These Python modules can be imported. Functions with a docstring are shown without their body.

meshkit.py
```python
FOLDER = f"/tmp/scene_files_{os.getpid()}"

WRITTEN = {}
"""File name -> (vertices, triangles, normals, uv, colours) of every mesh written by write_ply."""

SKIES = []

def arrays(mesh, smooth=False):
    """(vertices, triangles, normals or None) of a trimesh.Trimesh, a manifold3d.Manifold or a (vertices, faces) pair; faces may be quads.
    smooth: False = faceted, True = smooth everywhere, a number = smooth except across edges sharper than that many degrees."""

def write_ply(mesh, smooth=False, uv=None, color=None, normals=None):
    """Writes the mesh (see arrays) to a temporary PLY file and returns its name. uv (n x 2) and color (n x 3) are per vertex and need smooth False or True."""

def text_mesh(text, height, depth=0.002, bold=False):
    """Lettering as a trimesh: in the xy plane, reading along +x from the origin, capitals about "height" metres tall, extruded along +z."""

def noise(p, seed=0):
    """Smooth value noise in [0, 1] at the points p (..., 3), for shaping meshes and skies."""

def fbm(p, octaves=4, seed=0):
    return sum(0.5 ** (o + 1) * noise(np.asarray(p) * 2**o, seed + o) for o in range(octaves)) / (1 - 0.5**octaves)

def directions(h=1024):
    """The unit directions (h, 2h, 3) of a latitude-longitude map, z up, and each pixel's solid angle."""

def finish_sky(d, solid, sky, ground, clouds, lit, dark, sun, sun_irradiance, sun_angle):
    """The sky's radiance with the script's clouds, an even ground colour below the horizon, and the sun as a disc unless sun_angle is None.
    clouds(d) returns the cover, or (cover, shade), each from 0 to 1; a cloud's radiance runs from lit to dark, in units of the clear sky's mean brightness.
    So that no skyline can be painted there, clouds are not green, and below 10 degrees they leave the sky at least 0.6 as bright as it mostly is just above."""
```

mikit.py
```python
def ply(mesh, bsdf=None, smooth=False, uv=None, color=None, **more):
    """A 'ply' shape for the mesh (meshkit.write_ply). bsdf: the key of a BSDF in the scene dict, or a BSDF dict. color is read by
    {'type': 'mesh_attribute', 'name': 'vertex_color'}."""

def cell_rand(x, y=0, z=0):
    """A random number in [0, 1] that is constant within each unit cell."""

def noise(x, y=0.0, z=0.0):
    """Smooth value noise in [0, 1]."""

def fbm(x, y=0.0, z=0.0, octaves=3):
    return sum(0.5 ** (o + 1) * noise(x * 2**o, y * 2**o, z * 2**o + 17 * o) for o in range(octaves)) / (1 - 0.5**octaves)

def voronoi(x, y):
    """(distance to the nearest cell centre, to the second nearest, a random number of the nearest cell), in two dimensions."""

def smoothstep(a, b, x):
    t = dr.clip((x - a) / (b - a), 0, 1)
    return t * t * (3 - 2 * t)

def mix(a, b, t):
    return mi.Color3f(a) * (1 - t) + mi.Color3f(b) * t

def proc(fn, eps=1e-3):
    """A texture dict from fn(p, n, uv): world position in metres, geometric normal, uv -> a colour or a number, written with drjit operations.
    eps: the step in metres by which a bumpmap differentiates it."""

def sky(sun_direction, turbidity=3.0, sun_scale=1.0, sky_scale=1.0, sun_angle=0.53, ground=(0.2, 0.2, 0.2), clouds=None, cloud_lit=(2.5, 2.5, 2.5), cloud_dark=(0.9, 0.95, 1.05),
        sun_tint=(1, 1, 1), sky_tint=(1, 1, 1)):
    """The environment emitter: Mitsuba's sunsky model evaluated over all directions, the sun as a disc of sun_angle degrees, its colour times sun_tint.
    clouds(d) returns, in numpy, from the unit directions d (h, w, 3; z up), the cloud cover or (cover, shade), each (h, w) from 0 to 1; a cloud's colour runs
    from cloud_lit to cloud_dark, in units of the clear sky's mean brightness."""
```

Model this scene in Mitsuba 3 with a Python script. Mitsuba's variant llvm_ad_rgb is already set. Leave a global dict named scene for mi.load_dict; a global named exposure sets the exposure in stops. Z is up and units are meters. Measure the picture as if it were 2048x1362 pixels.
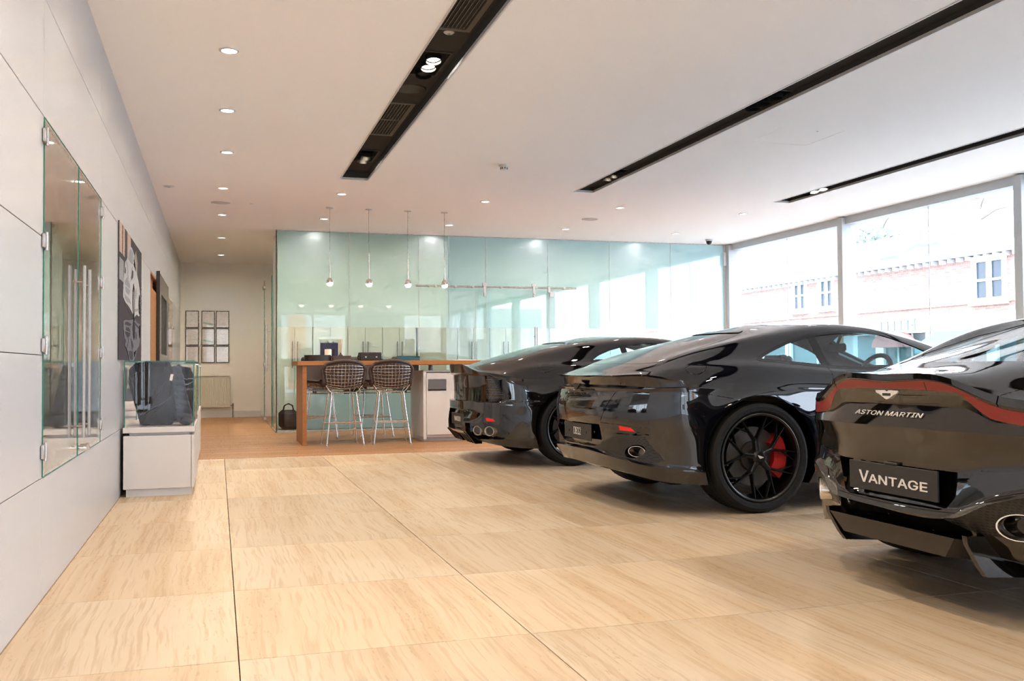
import math, random
import numpy as np
import trimesh
import manifold3d as m3
import drjit as dr
import mitsuba as mi
import mikit, meshkit
from scipy.interpolate import CubicSpline
from scipy.spatial import cKDTree
from shapely.geometry import Polygon, box as shp_box
from shapely import affinity, union_all

T = mi.ScalarTransform4f
scene, labels = {}, {}

# ------------------------------------------------------------------ camera
FOCAL = 1918.0                      # in pixels of the 2048 wide frame
CAM_FWD = (0.293072, 0.955708, 0.027041)
CAM_UP = (-0.001235, -0.027904, 0.999610)
CAM_AT = (0.0, 0.0, 0.95)
scene['camera'] = {'type': 'perspective', 'fov': 2 * math.degrees(math.atan(1024 / FOCAL)), 'fov_axis': 'x', 'near_clip': 0.02, 'far_clip': 500.0,
                   'to_world': T().look_at(origin=CAM_AT, target=[a + b for a, b in zip(CAM_AT, CAM_FWD)], up=CAM_UP)}
exposure = 0.42

# ------------------------------------------------------------------ daylight: an even overcast sky
SKY = 1080.0
scene['sky'] = mikit.sky((0.5, -0.6, 0.62), turbidity=6.0, sun_scale=0.0, sky_scale=0.05 * SKY, ground=(0.35, 0.35, 0.34),
                         clouds=lambda d: (np.ones(d.shape[:2]), 0.15 + 0.25 * meshkit.fbm(d * np.array([2.0, 2.0, 5.0]), 3)),
                         cloud_lit=(0.88, 1.02, 1.22), cloud_dark=(0.70, 0.82, 1.0))
LAMP = 1.35                           # all electric lamps
WARM = np.array([1.0, 0.80, 0.58])


# ------------------------------------------------------------------ helpers
def mat(key, d):
    scene[key] = {'type': 'twosided', 'bsdf': d} if d['type'] in ('roughplastic', 'plastic', 'diffuse', 'roughconductor') else d
    return key


def rgb(*c):
    return {'type': 'rgb', 'value': list(c)}


def numbered(key):
    if key not in used:
        used.add(key)
        return key
    n = 1
    while f'{key}_{n:03d}' in used:
        n += 1
    used.add(f'{key}_{n:03d}')
    return f'{key}_{n:03d}'


used = set()
PLY = {}


def add(key, mesh, bsdf, smooth=30, parent=None, to_world=None, **more):
    """One entry of the scene; repeats of a name get a number."""
    key = numbered((parent + '__' if parent else '') + key)
    d = mikit.ply(mesh, bsdf, smooth=smooth, **more)
    if to_world is not None:
        d['to_world'] = to_world
    scene[key] = d
    return key


def put(key, ply_dict, to_world, parent=None):
    key = numbered((parent + '__' if parent else '') + key)
    scene[key] = {**ply_dict, 'to_world': to_world}
    return key


def thing(name):
    return numbered(name)


def tag(key, label=None, cat=None, group=None, kind=None):
    d = {}
    if label: d['label'] = label
    if cat: d['category'] = cat
    if group: d['group'] = group
    if kind: d['kind'] = kind
    labels[key] = d
    return key


def box(x0, x1, y0, y1, z0, z1, b=0.0):
    x0, x1 = sorted((x0, x1)); y0, y1 = sorted((y0, y1)); z0, z1 = sorted((z0, z1))
    if b <= 0:
        m = trimesh.creation.box((x1 - x0, y1 - y0, z1 - z0))
        m.apply_translation(((x0 + x1) / 2, (y0 + y1) / 2, (z0 + z1) / 2))
        return m
    b = min(b, (x1 - x0) / 2.01, (y1 - y0) / 2.01, (z1 - z0) / 2.01)
    pts = []
    for sx in (0, 1):
        for sy in (0, 1):
            for sz in (0, 1):
                c = np.array([(x0, x1)[sx], (y0, y1)[sy], (z0, z1)[sz]])
                o = np.array([1 - 2 * sx, 1 - 2 * sy, 1 - 2 * sz]) * b
                for k in range(3):
                    q = c + o
                    q[k] = c[k]
                    pts.append(q)
    return trimesh.convex.convex_hull(np.array(pts))


def cat(*ms):
    return trimesh.util.concatenate([m for m in ms if m is not None])


def frame(p):
    p = np.asarray(p, float)
    t = np.gradient(p, axis=0)
    t /= np.linalg.norm(t, axis=1, keepdims=True) + 1e-12
    n = np.cross(t[0], [0, 0, 1.0] if abs(t[0][2]) < 0.9 else [1.0, 0, 0])
    n /= np.linalg.norm(n)
    N = []
    for k in range(len(p)):
        n = n - t[k] * np.dot(n, t[k])
        n /= np.linalg.norm(n)
        N.append(n.copy())
    N = np.array(N)
    return t, N, np.cross(t, N)


def tube(pts, r, sides=8, closed=False):
    p = np.asarray(pts, float)
    if closed:
        p = np.vstack([p, p[:1]])
    t, n, b = frame(p)
    if closed:
        t[0] = t[-1] = (t[0] + t[-1]) / np.linalg.norm(t[0] + t[-1])
    ang = np.arange(sides) * 2 * np.pi / sides
    r = np.broadcast_to(r, (len(p),))
    v = p[:, None] + r[:, None, None] * (np.cos(ang)[None, :, None] * n[:, None] + np.sin(ang)[None, :, None] * b[:, None])
    i, j = np.meshgrid(np.arange(len(p) - 1), np.arange(sides), indexing='ij')
    q = np.stack([i * sides + j, i * sides + (j + 1) % sides, (i + 1) * sides + (j + 1) % sides, (i + 1) * sides + j], -1).reshape(-1, 4)
    f = np.vstack([q[:, [0, 1, 2]], q[:, [0, 2, 3]]])
    v = v.reshape(-1, 3)
    if not closed:
        a, c = len(v), len(v) + 1
        v = np.vstack([v, p[0], p[-1]])
        k = np.arange(sides)
        f = np.vstack([f, np.stack([(k + 1) % sides, k, 0 * k + a], 1), np.stack([k + (len(p) - 1) * sides, (k + 1) % sides + (len(p) - 1) * sides, 0 * k + c], 1)])
    return trimesh.Trimesh(v, f, process=False)


def rod(p0, p1, r, sides=10):
    return tube([p0, (np.array(p0, float) + np.array(p1, float)) / 2, p1], r, sides)


def lathe(profile, sides=32, axis='z'):
    """profile: (radius, height) pairs; closed if the ends lie on the axis."""
    p = np.asarray(profile, float)
    ang = np.arange(sides) * 2 * np.pi / sides
    v = np.stack([p[:, None, 0] * np.cos(ang), p[:, None, 0] * np.sin(ang), np.repeat(p[:, 1:2], sides, 1)], -1).reshape(-1, 3)
    i, j = np.meshgrid(np.arange(len(p) - 1), np.arange(sides), indexing='ij')
    q = np.stack([i * sides + j, i * sides + (j + 1) % sides, (i + 1) * sides + (j + 1) % sides, (i + 1) * sides + j], -1).reshape(-1, 4)
    f = np.vstack([q[:, [0, 1, 2]], q[:, [0, 2, 3]]])
    m = trimesh.Trimesh(v, f, process=False)
    m.merge_vertices()
    m.update_faces(m.nondegenerate_faces())
    if axis == 'y':
        m.apply_transform(trimesh.transformations.rotation_matrix(-np.pi / 2, [1, 0, 0]))
    if axis == 'x':
        m.apply_transform(trimesh.transformations.rotation_matrix(np.pi / 2, [0, 1, 0]))
    return m


def move(m, x=0, y=0, z=0):
    m = m.copy()
    m.apply_translation((x, y, z))
    return m


def rot(m, deg, axis=(0, 0, 1), at=(0, 0, 0)):
    m = m.copy()
    m.apply_transform(trimesh.transformations.rotation_matrix(math.radians(deg), axis, at))
    return m


def extrude(poly, h):
    if not isinstance(poly, Polygon) and not hasattr(poly, 'geoms'):
        poly = Polygon(poly)
    return cat(*[trimesh.creation.extrude_polygon(g, h, engine='earcut') for g in getattr(poly, 'geoms', [poly])])


def prism(poly, axis, a, b):
    """poly in the two other axes (in order x, y, z), extruded along axis from a to b."""
    m = extrude(poly, b - a)
    v = m.vertices.copy()
    u, w, h = v[:, 0], v[:, 1], v[:, 2] + a
    if axis == 'z': v = np.stack([u, w, h], 1)
    if axis == 'x': v = np.stack([h, u, w], 1)
    if axis == 'y':
        v = np.stack([u, h, w], 1)
        m.faces = m.faces[:, ::-1]
    return trimesh.Trimesh(v, m.faces, process=False)


def rrect(x0, x1, y0, y1, r, n=6):
    return shp_box(x0 + r, y0 + r, x1 - r, y1 - r).buffer(r, quad_segs=n)


def at(x=0, y=0, z=0, deg=0):
    return T().translate([x, y, z]).rotate([0, 0, 1], deg)


rng = random.Random(7)

# ------------------------------------------------------------------ materials
noise, fbm, cell_rand, smoothstep, mix = mikit.noise, mikit.fbm, mikit.cell_rand, mikit.smoothstep, mikit.mix
TX, TY = 0.066, 0.21                # a corner of the stone tiles (1.0 m by 1.02 m)


def travertine(p, n, uv):
    cx, cy = dr.floor((p.x - TX) / 1.0), dr.floor((p.y - TY) / 1.02)
    r1, r2 = cell_rand(cx, cy, 3), cell_rand(cx, cy, 9)
    x = p.x + 7.3 * r1
    y = p.y + 11.0 * r2
    wob = 0.055 * fbm(x * 1.3, y * 1.6, 2.0) + 0.012 * fbm(x * 5, y * 6, 5.0)
    v = fbm((x + wob) * 13.0, y * 0.42, 1.0, 5)
    fine = fbm((x + wob) * 95.0, y * 4.0, 3.0, 3)
    pits = smoothstep(0.70, 0.80, fbm((x + wob) * 110.0, y * 22.0, 8.0, 2)) * smoothstep(0.45, 0.62, v)
    patch = fbm(x * 1.7, y * 1.2, 4.0, 2)
    c = mix((0.70, 0.60, 0.475), (0.60, 0.455, 0.295), smoothstep(0.36, 0.76, v) * 0.58)
    c = mix(c, (0.74, 0.665, 0.56), smoothstep(0.50, 0.75, patch) * 0.55)
    c = mix(c, (0.53, 0.40, 0.255), smoothstep(0.48, 0.78, fine) * 0.45)
    c = mix(c, (0.40, 0.30, 0.20), pits * 0.3)
    return c * (0.90 + 0.16 * r1)


def timber(p, n, uv):
    row = dr.floor(p.y / 0.115)
    sh = cell_rand(row, 1, 1) * 5.0
    pl = dr.floor((p.x + sh) / 1.3)
    r = cell_rand(row, pl, 5)
    g = fbm((p.x + 9 * r) * 1.6, p.y * 60.0 + 40 * r, 1.0, 3)
    c = mix((0.54, 0.30, 0.13), (0.40, 0.205, 0.08), g)
    c = mix(c, (0.62, 0.39, 0.20), r * 0.45)
    fy = p.y / 0.115 - row
    fx = (p.x + sh) / 1.3 - pl
    gap = dr.maximum(smoothstep(0.965, 0.985, fy), smoothstep(0.997, 0.999, fx))
    return mix(c, (0.10, 0.05, 0.02), gap * 0.8)


def oak(p, n, uv):
    g = fbm(p.x * 2.2, p.y * 45.0, p.z * 45.0, 3)
    return mix((0.62, 0.30, 0.085), (0.44, 0.19, 0.05), g)


def plaster(p, n, uv):
    return mi.Color3f(0.80, 0.785, 0.765) * (0.97 + 0.05 * fbm(p.x * 2.0, p.y * 2.0, p.z * 2.0))


def bricks(p, n, uv):
    r, c = dr.floor(p.z / 0.075), 0
    u = p.y + 0.11 * (r - 2 * dr.floor(r / 2))
    c = dr.floor(u / 0.225)
    t = cell_rand(r, c, 2)
    m = dr.maximum(smoothstep(0.86, 0.90, p.z / 0.075 - r), smoothstep(0.95, 0.965, u / 0.225 - c))
    b = mix((0.34, 0.185, 0.155), (0.43, 0.25, 0.21), t)
    return mix(b, (0.40, 0.37, 0.34), m)


def slates(p, n, uv):
    r = dr.floor(p.z / 0.16)
    c = dr.floor((p.y + 0.13 * r) / 0.26)
    return mi.Color3f(0.50, 0.51, 0.53) * (0.85 + 0.25 * cell_rand(r, c, 4))


def asphalt(p, n, uv):
    return mi.Color3f(0.28, 0.28, 0.285) * (0.85 + 0.3 * fbm(p.x * 30, p.y * 30, 0.0, 2))


def concrete(p, n, uv):
    return mi.Color3f(0.48, 0.47, 0.45) * (0.9 + 0.2 * fbm(p.x * 6, p.y * 6, 0.0, 3))


def fabric_dark(p, n, uv):
    return mi.Color3f(0.009, 0.009, 0.0105) * (0.7 + 0.7 * fbm(p.x * 90, p.y * 90, p.z * 90, 2))


def two(d):
    return {'type': 'twosided', 'b': d}


def gloss(c, a=0.1, ior=1.5):
    return {'type': 'roughplastic', 'diffuse_reflectance': c if isinstance(c, dict) else rgb(*c), 'alpha': a, 'int_ior': ior, 'distribution': 'ggx', 'nonlinear': True}


def matt(*c):
    return {'type': 'diffuse', 'reflectance': rgb(*c)}


def metal(c, a):
    return {'type': 'roughconductor', 'material': 'none', 'specular_reflectance': rgb(*c), 'alpha': a, 'distribution': 'ggx'}


mat('stone', gloss(mikit.proc(travertine), 0.17, 1.42))
mat('grout', matt(0.10, 0.065, 0.04))
mat('timber', gloss(mikit.proc(timber), 0.16, 1.45))
mat('oak', gloss(mikit.proc(oak), 0.2))
mat('plaster', {'type': 'diffuse', 'reflectance': mikit.proc(plaster)})
mat('ceiling_paint', matt(0.86, 0.855, 0.85))
mat('wall_cream', matt(0.78, 0.765, 0.735))
mat('panel_white', gloss((0.68, 0.69, 0.715), 0.09, 1.5))
mat('gap_dark', matt(0.05, 0.05, 0.05))
mat('white_gloss', gloss((0.80, 0.785, 0.78), 0.12))
mat('white_metal', gloss((0.78, 0.78, 0.78), 0.2))
mat('frame_white', gloss((0.76, 0.79, 0.82), 0.2))
mat('trough_dark', matt(0.056, 0.054, 0.053))
mat('black_metal', gloss((0.012, 0.012, 0.012), 0.25))
mat('dark_grey', gloss((0.09, 0.085, 0.08), 0.3))
mat('grille_grey', gloss((0.20, 0.185, 0.165), 0.3))
mat('steel', metal((0.50, 0.47, 0.45), 0.20))
mat('steel_dull', metal((0.34, 0.30, 0.275), 0.22))
mat('chrome', metal((0.86, 0.85, 0.84), 0.03))
mat('mirror', metal((0.90, 0.85, 0.81), 0.004))
mat('lamp_can', matt(0.012, 0.012, 0.012))
mat('pane_cabinet', {'type': 'thindielectric', 'int_ior': 1.5, 'specular_transmittance': rgb(0.93, 0.97, 0.95)})
mat('joint_brown', matt(0.30, 0.22, 0.15))
mat('panel_back', matt(0.30, 0.295, 0.30))
mat('pane', two({'type': 'thindielectric', 'int_ior': 1.5}) if False else {'type': 'thindielectric', 'int_ior': 1.5})
mat('pane_green', {'type': 'thindielectric', 'int_ior': 1.5, 'specular_transmittance': rgb(0.88, 0.955, 0.93)})
mat('pane_edge', gloss((0.05, 0.30, 0.24), 0.1))
mat('brick', {'type': 'diffuse', 'reflectance': mikit.proc(bricks)})
mat('slate', {'type': 'diffuse', 'reflectance': mikit.proc(slates)})
mat('asphalt', {'type': 'diffuse', 'reflectance': mikit.proc(asphalt)})
mat('concrete', {'type': 'diffuse', 'reflectance': mikit.proc(concrete)})
mat('paint_white', matt(0.75, 0.75, 0.74))
mat('window_dark', gloss((0.10, 0.13, 0.17), 0.05))

# ------------------------------------------------------------------ the room shell
XL, XR, YB, YG, YC, ZC = -0.694, 8.29, -7.0, 14.47, 19.4, 2.99
WOOD_Y = 10.55

add('floor', box(XL - 0.3, XR + 0.2, YB - 0.2, YC + 0.3, -0.2, -0.022), 'grout', False)
tag('floor', 'floor of large travertine tiles with a timber strip at the far end', kind='structure')
tile_cache = {}
xs = [XL] + [TX + k for k in range(0, 9)] + [XR]
ys = [TY + 1.02 * k for k in range(-7, 10)] + [WOOD_Y]
ys = [YB] + [y for y in ys if y > YB + 0.3]
for i in range(len(xs) - 1):
    for j in range(len(ys) - 1):
        g = 0.0016
        add('stone_tile', box(xs[i] + g, xs[i + 1] - g, ys[j] + 0.0022, ys[j + 1] - 0.0022, -0.021, -0.0002 * rng.random(), 0.0012), 'stone', False, parent='floor')
add('timber_flooring', box(XL, XR, WOOD_Y + 0.002, YC, -0.021, 0.0), 'timber', False, parent='floor')
add('skirting_joint', box(XL - 0.012, XL + 0.003, YB, YC, -0.02, 0.0012), 'joint_brown', False, parent='floor')

# ceiling with its three recessed troughs
TROUGH = [(1.262, 1.560, 10.40), (3.985, 4.222, 10.46), (6.670, 6.893, 10.49)]
DEPTH = (0.10, 0.056, 0.052)
cuts = [shp_box(a, -6.0, b, y1) for a, b, y1 in TROUGH]
outline = shp_box(XL - 0.3, YB - 0.2, XR + 0.2, YC + 0.3)
HATCH = shp_box(4.645, 7.10, 5.24, 7.69)
DL = [(0.066, 6.36), (0.068, 7.85), (0.078, 9.38), (0.052, 11.27), (0.048, 13.23), (0.05, 15.56), (0.05, 17.95)]
DL2 = [(1.387, 11.3), (3.152, 11.37), (4.956, 11.37), (6.773, 11.4)]
DL3 = [(1.383, 13.25), (3.174, 13.4), (4.944, 13.37), (6.77, 13.4)]
DL4 = [(0.06, y) for y in (4.9, 3.4, 1.9, 0.4)]
DL5 = [(1.375, 14.60), (3.13, 14.60), (4.86, 14.60), (6.56, 14.60), (3.2, 15.9), (5.0, 15.9), (6.9, 15.9), (1.4, 15.9)]      # inside the office
lamp_holes = union_all([Polygon([(x + 0.0465 * math.cos(t * math.pi / 14), y + 0.0465 * math.sin(t * math.pi / 14)) for t in range(28)]) for x, y in DL + DL2 + DL3 + DL4 + DL5])
slab = outline.difference(union_all(cuts)).difference(HATCH).difference(lamp_holes)
add('ceiling', cat(prism(slab, 'z', ZC, ZC + 0.02), box(XL - 0.3, XR + 0.2, YB - 0.2, YC + 0.3, ZC + 0.25, ZC + 0.35)), 'ceiling_paint', False)
tag('ceiling', 'flat white ceiling with three long recessed black troughs', kind='structure')
for (a, b, y1), TD in zip(TROUGH, DEPTH):
    w = 0.012
    m = cat(box(a - w, b + w, -6 - w, y1 + w, ZC + TD, ZC + TD + w), box(a - w, a, -6 - w, y1 + w, ZC + 0.021, ZC + TD), box(b, b + w, -6 - w, y1 + w, ZC + 0.021, ZC + TD),
            box(a, b, y1, y1 + w, ZC + 0.021, ZC + TD), box(a, b, -6 - w, -6, ZC + 0.021, ZC + TD))
    k = add('light_trough', m, 'trough_dark', False, parent='ceiling')
    tag(k, 'black recessed trough')
    e = 0.006
    add('trough_trim', cat(box(a - e, a + e, -6, y1 + e, ZC - 0.004, ZC + 0.02), box(b - e, b + e, -6, y1 + e, ZC - 0.004, ZC + 0.02), box(a - e, b + e, y1 - e, y1 + e, ZC - 0.004, ZC + 0.02)), 'white_metal', False, parent='ceiling')
g = 0.004
k = add('access_hatch', box(4.645 + g, 5.24 - g, 7.10 + g, 7.69 - g, ZC + 0.001, ZC + 0.02), 'ceiling_paint', False)
tag(k, 'square access hatch flush in the white ceiling', 'hatch')
add('hatch_lock', lathe([(0, ZC + 0.0), (0.008, ZC + 0.0), (0.008, ZC + 0.003), (0, ZC + 0.003)], 12).apply_translation((5.02, 7.2, 0)), 'dark_grey', 30, parent=k)

# left wall: panels on a dark backing, with two openings for the wall cabinets
add('wall_left', box(XL - 0.30, XL - 0.26, YB, YC, -0.02, ZC + 0.02), 'gap_dark', False)
tag('wall_left', 'left wall clad with glossy white panels', kind='structure')
wy = [YB, -5.8, -3.77, -1.74, 0.29, 2.32, 4.355, 6.39, 8.43, 10.46, 12.5, 14.5, 16.5, YC]
wz = [0.001, 0.503, 1.01, 1.50, 2.005, 2.505, ZC]
CAB2 = (10.95, 16.2)
for j in range(len(wy) - 1):
    for i in range(len(wz) - 1):
        y0, y1, z0, z1 = wy[j], wy[j + 1], wz[i], wz[i + 1]
        if 0.5 < z0 < 2.0:
            if j == 6:
                continue
            if y0 > 10 and y0 < 16:
                if y0 < CAB2[0] < y1: y1 = CAB2[0]
                else: continue
            if y0 > 16: y0 = CAB2[1]
            if y0 > 6 and i > 1:    # beyond the first cabinet the middle panel is one tall sheet
                continue
            if y0 > 6: z1 = 2.005
        g = 0.0016
        add('wall_panel', box(XL - 0.018, XL, y0 + g, y1 - g, z0 + g, z1 - g, 0.0012), 'panel_white', False, parent='wall_left')
add('panel_backing', cat(box(XL - 0.26, XL - 0.0185, YB, 4.355, -0.02, ZC), box(XL - 0.26, XL - 0.0185, 6.39, CAB2[0], -0.02, ZC), box(XL - 0.26, XL - 0.0185, CAB2[1], YC, -0.02, ZC),
                         box(XL - 0.26, XL - 0.0185, 4.355, 6.39, -0.02, 0.503), box(XL - 0.26, XL - 0.0185, 4.355, 6.39, 2.005, ZC),
                         box(XL - 0.26, XL - 0.0185, CAB2[0], CAB2[1], -0.02, 0.503), box(XL - 0.26, XL - 0.0185, CAB2[0], CAB2[1], 2.005, ZC)), 'panel_back', False, parent='wall_left')

# far wall behind corridor and office
add('wall_back', box(XL - 0.3, XR + 0.2, YC, YC + 0.2, -0.02, ZC + 0.02), 'wall_cream', False)
tag('wall_back', 'cream end wall of the corridor and the office', kind='structure')
add('baseboard_back', box(XL, 0.80, YC - 0.016, YC, 0.0, 0.125, 0.004), 'white_metal', False)
tag('baseboard_back', 'white skirting board along the end wall', kind='structure')
# wall behind the camera, with a glazed opening that mirrors in the office glass
REAR = ((-0.55, 1.72), (2.15, 4.6), (6.7, 8.25))
holes = union_all([shp_box(a, 0.05, b, 2.9) for a, b in REAR])
add('wall_front', prism(shp_box(XL - 0.3, -0.02, XR + 0.2, ZC + 0.02).difference(holes), 'y', YB - 0.15, YB), 'plaster', False)
tag('wall_front', 'plain wall behind the viewer with glazed openings', kind='structure')
tag(numbered('window_4'), 'glazed openings behind the viewer', kind='structure')
for x0, x1 in REAR:
    scene[numbered('window_4__pane')] = {'type': 'rectangle', 'to_world': T().translate([(x0 + x1) / 2, YB - 0.1, 1.475]).rotate([1, 0, 0], 90).scale([(x1 - x0) / 2, 1.425, 1]), 'bsdf': {'type': 'ref', 'id': 'pane'}}
add('frame', cat(*[box(x - 0.03, x + 0.03, YB - 0.14, YB - 0.05, 0.05, 2.9) for x in (-0.52, 0.6, 1.69, 2.18, 3.35, 4.57, 6.73, 8.22)]), 'white_metal', False, parent='window_4')

# ------------------------------------------------------------------ shopfront on the right
def sheet_x(x, y0, y1, z0, z1, bsdf):
    return {'type': 'rectangle', 'to_world': T().translate([x, (y0 + y1) / 2, (z0 + z1) / 2]).rotate([0, 1, 0], -90).scale([(z1 - z0) / 2, (y1 - y0) / 2, 1]), 'bsdf': {'type': 'ref', 'id': bsdf}}


def sheet_y(y, x0, x1, z0, z1, bsdf):
    return {'type': 'rectangle', 'to_world': T().translate([(x0 + x1) / 2, y, (z0 + z1) / 2]).rotate([1, 0, 0], 90).scale([(x1 - x0) / 2, (z1 - z0) / 2, 1]), 'bsdf': {'type': 'ref', 'id': bsdf}}


add('wall_right', cat(box(XR, XR + 0.2, YB, 19.5, 2.885, ZC), box(XR, XR + 0.2, YB, 19.5, -0.02, 0.06)), 'frame_white', False)
tag('wall_right', 'white head and sill of the glazed shopfront', kind='structure')
posts = [14.40, 11.33, 8.24, 5.15, 2.06, -1.03, -4.12, -6.95]
for k, y in enumerate(posts):
    n = add('mullion', cat(box(8.23, 8.31, y - 0.055, y + 0.055, 0.0, 2.975, 0.004), box(8.31, 8.48, y - 0.03, y + 0.03, 0.0, 2.93, 0.004)), 'frame_white', False, parent='wall_right')
bays = list(zip(posts[:-1], posts[1:]))
wn = 0
for y1, y0 in [(19.4, 14.40)] + bays:
    wn += 1
    if wn >= 4: nm = numbered(f'window_{wn + 1}')
    else: nm = numbered(f'window_{wn}')
    tag(nm, 'tall glazed bay of the shopfront', kind='structure')
    mid = (y0 + y1) / 2
    for a, b in ((y0 + 0.04, mid - 0.003), (mid + 0.003, y1 - 0.04)):
        scene[numbered(nm + '__pane')] = sheet_x(8.40, a, b, 0.06, 2.885, 'pane')
    add('joint', box(8.394, 8.406, mid - 0.004, mid + 0.004, 0.06, 2.885), 'frame_white', False, parent=nm)

# ------------------------------------------------------------------ ceiling fittings
mat('lamp_off', gloss((0.06, 0.06, 0.06), 0.1))
_ring = lathe([(0.062, 0.0), (0.060, -0.006), (0.050, -0.007), (0.046, -0.001), (0.046, 0.014), (0.062, 0.014)], 28)
RING = mikit.ply(_ring, 'white_metal', smooth=40)
_disc = lathe([(0.0, 0.003), (0.046, 0.003)], 24)
_disc.faces = _disc.faces[:, ::-1] if _disc.face_normals[0][2] > 0 else _disc.faces
GLOW = LAMP * 620.0


def lamp_ply(mesh, col):
    return {**mikit.ply(mesh, 'lamp_off', smooth=False), 'emitter': {'type': 'area', 'radiance': rgb(*col)}}


DISC = lamp_ply(_disc, GLOW * WARM)
DISC_WALL = lamp_ply(_disc, 2.6 * GLOW * WARM)      # wall washers of the corridor
rows = ['nearest the viewer', 'second from the viewer', 'third from the viewer', 'fourth from the viewer', 'fifth from the viewer', 'beside the corridor entrance', 'closest to the framed certificates']
def downlight(x, y, label, group, disc=None):
    t = thing('downlight')
    tag(t, label, 'ceiling light', group)
    put('trim_ring', RING, T().translate([x, y, ZC]), t)
    put('lamp', disc or DISC, T().translate([x, y, ZC]), t)


for k, (x, y) in enumerate(DL):
    downlight(x, y, 'round recessed downlight in the row along the left wall, ' + rows[k], 'downlights along the left wall', DISC_WALL if y > 15 else None)
over = ['above the left bar stool', 'above the black spoilered car tail', 'left of the shopfront posts', 'nearest the shopfront']
for k, (x, y) in enumerate(DL2):
    downlight(x, y, 'round downlight in the row just past the trough ends, ' + ['leftmost', 'second from left', 'third from left', 'nearest the shopfront'][k], 'downlights in the cross rows')
for k, (x, y) in enumerate(DL3):
    downlight(x, y, 'round downlight in the row close to the office glass, ' + ['leftmost', 'second from left', 'third from left', 'nearest the shopfront'][k], 'downlights in the cross rows')
for x, y in DL4:
    downlight(x, y, 'round recessed downlight out of view overhead, ' + {4.9: 'just before the first one in sight', 3.4: 'second before those in sight', 1.9: 'ahead of the viewer', 0.4: 'right above the viewer'}[y], 'downlights above the viewer')
for k, (x, y) in enumerate(DL5):
    downlight(x, y, 'round downlight inside the glass office, ' + ['behind the glass at the left', 'behind the glass over the bar end', 'behind the sliding door', 'behind the glass near the shopfront', 'deep inside, second from left', 'deep inside, third from left', 'deep inside near the shopfront', 'deep inside at the left'][k], 'downlights inside the office', DISC_WALL if k < 4 else None)

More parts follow.
